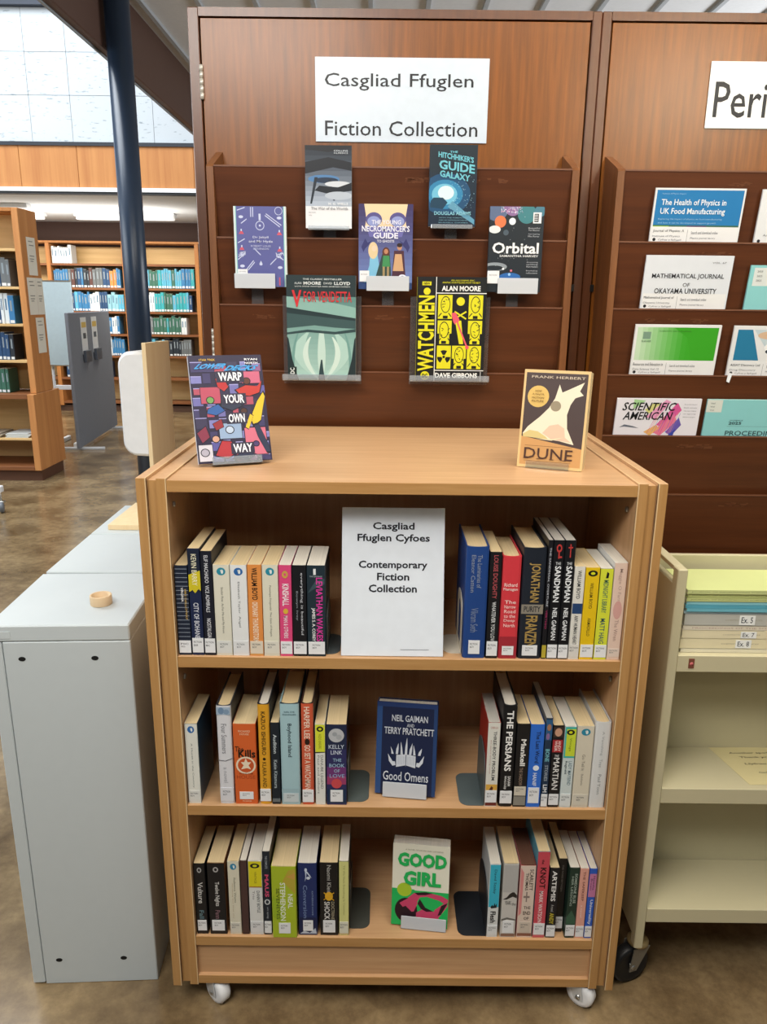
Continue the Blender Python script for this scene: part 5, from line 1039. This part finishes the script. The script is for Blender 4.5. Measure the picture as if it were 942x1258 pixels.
def trolley_castor(x, y, ang):
    c, s = math.cos(ang), math.sin(ang); ax = Vector((c, s, 0)); tn = Vector((-s, c, 0)); w0 = Vector((x, y, .05)) + tn * -.022
    a = MB(); a.lathe([(0, -.013), (.030, -.013), (.036, -.0145), (.046, -.0145), (.050, -.010), (.050, .010), (.046, .0145), (.036, .0145), (.030, .013), (0, .013)], w0, ax, M('17191C', .45), 36)
    wh = TP(a, 'castor', tr, 'black rubber castor')
    a = MB()
    for q in (-.019, .019):
        p = w0 + ax * q; n_ = ax * .0014
        pts = [p + tn * -.010 + Vector((0, 0, -.012)), p + tn * .010 + Vector((0, 0, -.012)), p + tn * .044 + Vector((0, 0, .052)), p + tn * -.002 + Vector((0, 0, .052))]
        a.add([v - n_ for v in pts] + [v + n_ for v in pts], [(0, 1, 2, 3), (7, 6, 5, 4), (0, 1, 5, 4), (1, 2, 6, 5), (2, 3, 7, 6), (3, 0, 4, 7)], M('8E8A7E', .4, .5, .5))
    a.lathe([(0, -.022), (.006, -.022), (.006, .022), (0, .022)], w0, ax, STEEL, 12)
    a.lathe([(0, 0), (.023, 0), (.026, .003), (.026, .010), (.020, .014), (0, .014)], Vector((x, y, .101)), (0, 0, 1), M('A89468', .4, .5, .6), 24)
    TP(a, 'castor_fork', wh)
trolley_castor(.640, .105, R(-70)); trolley_castor(1.55, .10, R(-30)); trolley_castor(.640, .40, R(60)); trolley_castor(1.55, .40, R(15))
# journal volumes stacked flat on the trolley's top shelf
stack = [(.0095, 'DCD6BE', .018, 'cream volume at the very bottom of the trolley stack', None), (.0235, 'E2D8B4', .012, 'thick cream volume with white label, second from bottom of trolley stack', 'Ex. 8'),
         (.0190, 'E2D8B6', .016, 'cream volume with white label, third from bottom of trolley stack', 'Ex. 7'), (.0115, 'DCD4C0', .018, 'thin pinkish volume in the middle of trolley stack', None),
         (.0270, 'B8B8B0', .020, 'thick grey volume with white label in trolley stack', 'Ex. 5'), (.0055, 'A8C0C8', .014, 'pale blue thin journal lying on the grey volume', None),
         (.0075, '6FB4C4', .022, 'turquoise journal below the yellow green ones', None), (.0075, '5AA4B8', .017, 'deeper turquoise journal in the upper trolley stack', None),
         (.0075, '8CC4CC', .021, 'light turquoise journal directly below the yellow green ones', None), (.0090, 'C8D08A', .019, 'lowest of the three yellow green journals on the trolley', 'x'),
         (.0090, 'C4CC84', .023, 'middle of the three yellow green journals on the trolley', 'x'), (.0095, 'CCD492', .017, 'yellow green journal on top of the trolley stack', 'x')]
z = .8905
q = random.Random(5)
for i, (t, c, xo, lab, tx) in enumerate(stack):
    x0 = .6415 + xo * .5; w_ = .42 - xo; y0 = .086 + q.uniform(0, .004); dp = .145 if i < 9 else .135
    r = empty('bound_journal', (x0, y0, z)); tag(r, lab, 'journal', 'journals stacked flat on the trolley')
    a = MB(); a.box(0, w_, 0, dp, 0, .0008, K(c)); a.box(0, w_, 0, dp, t - .0012, t - .0004, K(c)); a.box(0, w_, 0, .0009, 0, t - .0004, K(c), .0004)
    F = Face(a, (0, 0, 0), (1, 0, 0), (0, 0, 1), w_, t, .0001)
    if tx == 'x': F.text('JOURNAL OF INFORMATION SCIENCE    JANUARY 1986    VOL. 12 NO. 3    LIBRARY ISSUE', .02, .3, .96, .62, K('5A6440'))
    elif tx: F.text('CHEMISTRY SCIENCES', .22, .42, .42, .54, K('9A947C')); F.text('1994 - 95', .62, .42, .72, .54, K('9A947C'))
    elif i == 3: F.text('PROCEEDINGS OF THE SOCIETY   VOLUME', .05, .3, .7, .6, K('B09088'))
    a.build('cover', r)
    a = MB(); a.box(.001, w_ - .002, .0012, dp - .001, .001, t - .0014, PG_WHITE); a.build('page_block', r)
    if tx and tx != 'x':
        l = MB(); u = .33 + .02 * (i % 3); l.box(w_ * u - .022, w_ * u + .012, -.0011, -.0003, t * .08, t * .88, K('ECEEEC'))
        f = Face(l, (0, -.0011, 0), (1, 0, 0), (0, 0, 1), w_, t, .0001); f.text(tx, (w_ * u - .018) / w_, .25, (w_ * u + .007) / w_, .75, K('3A4048'), .01); l.build('spine_label', r)
    z += t
nt_ = empty('paper_notice', (.8750, .165, .5606), R(2)); tag(nt_, 'cream paper notice with printed lines lying on the trolley middle shelf', 'notice')
m = MB(); m.face([(-.058, .078, 0), (-.058, .0782, .0004), (.12, .08, .0004), (.12, .08, 0)], K('D8CC9A'))
m.prism([(-.058, .078), (-.030, -.075), (.20, -.075), (.20, .078)], 0, .0004, 'Z', K('D8CC9A')); T = Face(m, (-.058, -.075, .0005), (1, 0, 0), (0, 1, 0), .26, .153, .0001)
for s, u0, v0, u1, v1 in (('Another spotless copy', .15, .80, .78, .86), ('Thank you for using', .22, .68, .80, .74), ('Llyfrau bro', .22, .50, .55, .56), ('library loan', .58, .50, .82, .56), ('Gadewch eich llyfrau yma', .28, .28, .8, .32), ('os gwelwch yn dda', .32, .16, .8, .20)): T.text(s, u0, v0, u1, v1, K('4A4434'), .01)
m.build('sheet', nt_)

# ================================================================== far left library
NUM = [('%d%s' % (n, 'th' if 10 < n % 100 < 14 else {1: 'st', 2: 'nd', 3: 'rd'}.get(n % 10, 'th'))) for n in range(1, 60)]
CN = {'2C4A70': 'dark blue', '3A78A8': 'mid blue', '5AA8C4': 'light blue', '3AA0A8': 'teal', 'D8DEE0': 'white', '2A3038': 'black', '6A6E70': 'grey', 'C8A040': 'yellow', 'B04A3A': 'red', '5A3A34': 'brown', '3E6A5A': 'green', 'D8884A': 'orange', '8ABAC8': 'pale blue'}
_bk = {}
def far_book(w, h, d, col):
    k = (round(w, 3), round(h, 2), col)
    if k in _bk:
        o = _bk[k].copy(); COL.objects.link(o); return o
    m = MB(); m.box(-w / 2, w / 2, 0, d, 0, h, K(col), .003); m.box(-w / 2 + .003, w / 2 - .003, .004, d + .001, h - .001, h + .0015, M('D8D0BC', .8))
    m.box(-w * .36, w * .36, -.001, .002, h * .03, h * .13, K('D6DADC'))
    m.box(-w * .16, w * .16, -.0008, .002, h * .45, h * .82, K('8A949A' if col not in ('D8DEE0', '8ABAC8') else '5A7890'))
    o = m.build('library_book'); _bk[k] = o
    return o
def book_row(x0, x1, y, z, hmax, pal, where, grp, seed, from_right=True):
    q = random.Random(seed); xs = []; x = x0
    while x < x1 - .02:
        w_ = q.choice((.028, .034, .040, .046, .052)); 
        if x + w_ > x1: break
        xs.append((x, w_)); x += w_ + .0015
    cols = []
    while len(cols) < len(xs):
        cols += [q.choice(pal)] * q.choice((1, 1, 2, 3))
    n = len(xs)
    for i, (xx, w_) in enumerate(xs):
        o = far_book(w_, q.choice((hmax * .86, hmax * .93, hmax)), .19, cols[i]); o.location = (xx + w_ / 2, y + q.uniform(0, .012), z)
        k = NUM[n - 1 - i]
        tag(o, '%s book, %s from right, %s' % (CN[cols[i]], k, where), 'book', grp)
BL = ['2C4A70', '3A78A8', '5AA8C4', '3AA0A8', 'D8DEE0', '2A3038', '6A6E70', '8ABAC8']
def shelf_unit(name, label, x0, x1, y0, y1, ztop, shelves, uprights, kick=.09):
    r = empty(name, ((x0 + x1) / 2, y0, 0)); tag(r, label, 'bookcase', 'library shelving in the background'); ox = (x0 + x1) / 2
    def P(mb, n): mb.v = [(v[0] - ox, v[1] - y0, v[2]) for v in mb.v]; return mb.build(n, r)
    for u in uprights:
        a = MB(); a.box(u - .028, u + .028, y0 - .004, y1, kick, ztop, SHELFWOOD, .003); P(a, 'upright')
    us = sorted(uprights)
    for a_, b_ in zip(us[:-1], us[1:]):
        for z in shelves:
            m = MB(); m.box(a_ + .0285, b_ - .0285, y0 + .002, y1 - .022, z - .030, z, SHELFEDGE); P(m, 'shelf')
        m = MB(); m.box(a_ + .0285, b_ - .0285, y1 - .02, y1 - .005, kick, ztop - .03, SHELFPALE); P(m, 'back_panel')
    a = MB(); a.box(x0, x1, y0 - .006, y1, ztop, ztop + .03, SHELFWOOD, .003); P(a, 'top_board')
    a = MB(); a.box(x0, x1, y0 + .03, y1, 0, kick - .001, M('4A3224', .6)); P(a, 'plinth')
    return r
FZ = [2.105, 1.775, 1.450, 1.130, .822, .50, .15]
shelf_unit('library_shelving', 'long wall of wooden library shelving at the far left end of the room', -7.0, -1.65, 10, 10.34, 2.38, FZ, [-6.9, -5.85, -4.80, -3.725, -2.69, -1.68])
GB = 'books on the far shelving'
A_ = 'of far shelving left of column'; B_ = 'of far shelving right of column'
book_row(-4.76, -4.44, 10.03, FZ[0], .25, ['D8DEE0', '8ABAC8', '6A6E70', 'D8DEE0'], 'top shelf ' + A_, GB, 1)
book_row(-4.76, -3.80, 10.03, FZ[1], .27, ['2C4A70', '2A3038', '3A78A8', '6A6E70', '5A3A34', '2C4A70', 'D8884A'], 'second shelf ' + A_, GB, 2)
book_row(-4.76, -3.76, 10.03, FZ[2], .27, ['D8DEE0', '5AA8C4', '3A78A8', '8ABAC8', 'D8DEE0', '2C4A70'], 'third shelf ' + A_, GB, 3)
book_row(-4.40, -3.84, 10.03, FZ[3], .27, ['3A78A8', 'D8DEE0', '5AA8C4'], 'fourth shelf ' + A_, GB, 4)
book_row(-4.30, -3.80, 10.03, FZ[4], .27, ['5AA8C4', '3A78A8', '6A6E70', 'D8DEE0'], 'fifth shelf ' + A_, GB, 5)
book_row(-4.70, -4.00, 10.03, FZ[5], .27, ['2A3038', '6A6E70', '2C4A70'], 'sixth shelf ' + A_, GB, 6)
book_row(-3.66, -2.73, 10.03, FZ[1], .27, ['5AA8C4', '3AA0A8', '3E6A5A', '3A78A8', '5AA8C4', 'C8A040', '3AA0A8'], 'second shelf ' + B_, GB, 7)
book_row(-3.66, -2.78, 10.03, FZ[2], .27, ['5AA8C4', '3A78A8', '2C4A70', '3AA0A8', 'D8DEE0', '3E6A5A'], 'third shelf ' + B_, GB, 8)
book_row(-3.66, -2.86, 10.03, FZ[3], .27, ['D8DEE0', '5AA8C4', '3AA0A8', 'B04A3A', '6A6E70', '3E6A5A'], 'fourth shelf ' + B_, GB, 9)
book_row(-3.66, -2.82, 10.03, FZ[4], .25, ['6A6E70', '2A3038', '5AA8C4', '3E6A5A', '6A6E70'], 'fifth shelf ' + B_, GB, 10)
book_row(-2.66, -2.40, 10.03, FZ[1], .27, ['3AA0A8', '3E6A5A', '5AA8C4'], 'second shelf of far shelving beside wooden cabinet', GB, 11)
book_row(-2.66, -2.40, 10.03, FZ[4], .27, ['3E6A5A', '3AA0A8'], 'fifth shelf of far shelving beside wooden cabinet', GB, 12)

# nearer bookcase at the left edge, end panel with notices
nb = empty('library_bookcase', (-3.9, 5.5, 0)); tag(nb, 'tall orange wood bookcase with notices on its end panel, at the left edge', 'bookcase', 'library shelving in the background')
def NP(mb, n, par=nb): mb.v = [(v[0] + 3.9, v[1] - 5.5, v[2]) for v in mb.v]; return mb.build(n, par)
a = MB(); a.box(-3.185, -3.13, 5.487, 5.840, .795, 2.36, TEAKPANEL, .003); NP(a, 'end_panel')
a = MB(); a.box(-5.34, -5.3006, 5.487, 5.840, .10, 2.36, TEAKPANEL, .003); NP(a, 'end_panel')
a = MB(); a.box(-3.185, -3.125, 5.41, 5.965, .10, .792, TEAKPANEL, .003); NP(a, 'base_end_panel')
a = MB(); a.box(-5.3, -3.14, 5.45, 5.93, 0, .099, M('5A3A28', .6)); NP(a, 'plinth')
a = MB(); a.box(-5.3, -3.1855, 5.41, 5.965, .750, .792, SHELFEDGE, .002); NP(a, 'base_top')
a = MB(); a.box(-5.3, -3.1855, 5.41, 5.95, .10, .135, SHELFEDGE, .002); NP(a, 'base_bottom')
a = MB(); a.box(-5.3, -3.1855, 5.43, 5.90, .375, .395, SHELFPALE, .002); NP(a, 'shelf')
a = MB(); a.box(-5.3, -3.1855, 5.80, 5.835, .80, 2.33, SHELFPALE); NP(a, 'back_panel')
a = MB(); a.box(-5.3, -3.1855, 5.91, 5.945, .136, .748, SHELFPALE); NP(a, 'base_back_panel')
a = MB(); a.box(-5.3, -3.1855, 5.487, 5.84, 2.33, 2.36, SHELFWOOD, .002); NP(a, 'top_board')
NZ = [2.03, 1.715, 1.40, 1.085]
for z_ in NZ[:]:
    a = MB(); a.box(-5.3, -3.1855, 5.49, 5.795, z_ - .022, z_, SHELFPALE, .002); NP(a, 'shelf')
N_ = 'of bookcase at left edge'; GN = 'books on the left edge bookcase'
book_row(-3.80, -3.24, 5.52, NZ[1] + .0, .26, ['2C4A70', '3A78A8', '5AA8C4', '6A6E70', 'D8884A'], 'second shelf ' + N_, GN, 21)
book_row(-3.80, -3.24, 5.52, NZ[2] + .0, .26, ['D8DEE0', '3A78A8', '2C4A70', 'D8DEE0'], 'third shelf ' + N_, GN, 22)
book_row(-3.80, -3.30, 5.52, NZ[3] + .0, .26, ['2A3038', '3A78A8', '6A6E70', '2C4A70'], 'fourth shelf ' + N_, GN, 23)
book_row(-3.80, -3.36, 5.52, .7925, .23, ['2A3038', '6A6E70', '3E6A5A'], 'fifth shelf ' + N_, GN, 24)
for k, (x_, c_, l_) in enumerate(((-3.44, 'C8CCC8', 'pale magazines lying flat on the lower shelf of the left edge bookcase'), (-3.70, 'A89C8A', 'tan magazines lying flat on the lower shelf of the left edge bookcase'))):
    a = MB()
    for i in range(4): a.box(x_ + .012 * (i % 2), x_ + .21 + .012 * (i % 3), 5.45, 5.72, .3955 + i * .010, .4045 + i * .010, K(c_), .002)
    one(a, 'magazine_pile', l_, 'magazines', 'magazine piles on the left edge bookcase')
def notice(y0, y1, z0, z1, label, x=-3.1288):
    r = empty('paper_notice', (x, y0, z0)); tag(r, label, 'notice', 'paper notices on the end panel')
    a = MB(); a.box(0, .0012, 0, y1 - y0, 0, z1 - z0, K('E2DDCE')); T = Face(a, (.0012, 0, 0), (0, 1, 0), (0, 0, 1), y1 - y0, z1 - z0, .0008)
    for v, u0, u1 in ((.88, .2, .7), (.78, .25, .8), (.5, .2, .75), (.42, .2, .7), (.36, .25, .6)): T.mb.face([T.P(u0, v), T.P(u1, v), T.P(u1, v + .025), T.P(u0, v + .025)], K('8A8880'))
    a.build('sheet', r)
notice(5.595, 5.765, 1.815, 2.134, 'topmost cream notice on the orange end panel')
notice(5.530, 5.700, 1.478, 1.795, 'left one of two white notices side by side on the end panel')
notice(5.704, 5.838, 1.478, 1.795, 'right one of two white notices side by side on the end panel')
notice(5.622, 5.788, 1.140, 1.452, 'lowest cream notice on the orange end panel')

# whiteboard and grey screen
wb = empty('whiteboard', (-3.615, 7.32, 0)); tag(wb, 'pale glossy whiteboard on white legs behind the grey screen', 'whiteboard')
m = MB(); m.box(-.17, .165, -.012, .012, .89, 1.81, M('B9CDD4', .15, .6), .004); m.build('panel', wb)
m = MB(); m.box(-.17, .165, -.016, -.0122, 1.80, 1.812, STEEL); m.box(-.17, .165, -.016, -.0122, .888, .90, STEEL); m.box(-.178, -.1702, -.016, .016, .888, 1.812, STEEL); m.build('frame', wb)
for x_ in (-.14, .13):
    m = MB(); m.tube([(x_, .03, .05), (x_, .03, 1.6)], .016, WHITEP, 12); m.build('leg', wb)
    m = MB(); m.box(x_ - .02, x_ + .02, -.22, .30, .0, .05, WHITEP, .006); m.build('foot', wb)
m = MB(); m.box(-.123, .113, .015, .045, .62, .67, WHITEP, .004); m.build('crossbar', wb)
a0 = Vector((-3.354, 6.862)); a1 = Vector((-3.520, 8.575)); dd = (a1 - a0); ang = math.atan2(dd.y, dd.x); Lg = dd.length
gs = empty('display_screen', (a0.x, a0.y, 0), ang); tag(gs, 'grey fabric display screen with two leaflet holders, standing past the left bookcase', 'screen')
m = MB(); m.box(0, Lg, -.018, .018, .03, 1.475, M('7A7E86', .85, .2), .006); m.build('panel', gs)
for xx in (.12, Lg - .12):
    m = MB(); m.box(xx - .02, xx + .02, -.25, .25, 0, .028, M('C8CCD0', .4), .004); m.build('foot', gs)
for k, xx in enumerate((.42, .86)):
    r = empty('leaflet_holder', (a0.x + dd.x / Lg * xx + .0196 * math.sin(ang), a0.y + dd.y / Lg * xx - .0196 * math.cos(ang), 0), ang)
    tag(r, ('leaflet holder with yellow topped sheet on grey screen, nearer one', 'leaflet holder with yellow topped sheet on grey screen, farther one')[k], 'leaflet holder', 'leaflet holders on the grey screen')
    m = MB(); m.box(0, .22, -.004, 0, 1.02, 1.42, M('DADCDC', .4), .001); m.box(.02, .20, -.0052, -.004, 1.31, 1.37, K('D0B05A')); m.box(.06, .17, -.0052, -.004, 1.19, 1.25, K('4A5058')); m.build('sheet', r)
    m = MB(); m.box(0, .22, -.04, -.006, .93, 1.06, M('4A4E56', .4), .003); m.build('tray', r)
# fluorescent fittings under the low ceiling
for k, (x_, y_, L_, l_) in enumerate(((-4.75, 8.3, 1.0, 'white fluorescent ceiling light nearest the orange fascia'), (-5.2, 9.2, 1.5, 'long white fluorescent ceiling light over the far shelving, left'), (-3.4, 9.2, 1.3, 'white fluorescent ceiling light right of the column'))):
    r = empty('ceiling_light', (x_, y_, 2.70)); tag(r, l_, 'ceiling light', 'fluorescent ceiling lights')
    m = MB(); m.box(-L_ / 2, L_ / 2, -.07, .07, -.045, -.001, M('E6E8E8', .4), .004); m.build('housing', r)
    em = bpy.data.materials.get('lit_diffuser')
    if not em:
        em = bpy.data.materials.new('lit_diffuser'); em.use_nodes = True; b_ = em.node_tree.nodes['Principled BSDF']
        b_.inputs['Emission Color'].default_value = (1, .96, .9, 1); b_.inputs['Emission Strength'].default_value = 0.5
    m = MB(); m.box(-L_ / 2 + .02, L_ / 2 - .02, -.055, .055, -.085, -.046, em, .01); m.build('diffuser', r)
# wheeled leg at the left edge
wl = empty('wheeled_stand', (-2.98, 4.34, 0)); tag(wl, 'white legged stand on a grey castor at the left edge of the floor', 'stand')
m = MB(); m.lathe([(0, -.016), (.034, -.016), (.042, -.008), (.042, .008), (.034, .016), (0, .016)], (0, 0, .042), (.9, .3, 0), M('6A6E74', .4), 24); m.build('castor', wl)
m = MB(); m.tube([(-.015, .02, .088), (-.015, .02, .16)], .012, STEEL, 12); m.box(-.03, .02, -.005, .04, .075, .09, STEEL, .003); m.build('castor_fork', wl)
m = MB(); m.box(-.6, .012, -.005, .045, .16, .21, M('DCDEDF', .4), .006); m.build('leg', wl)
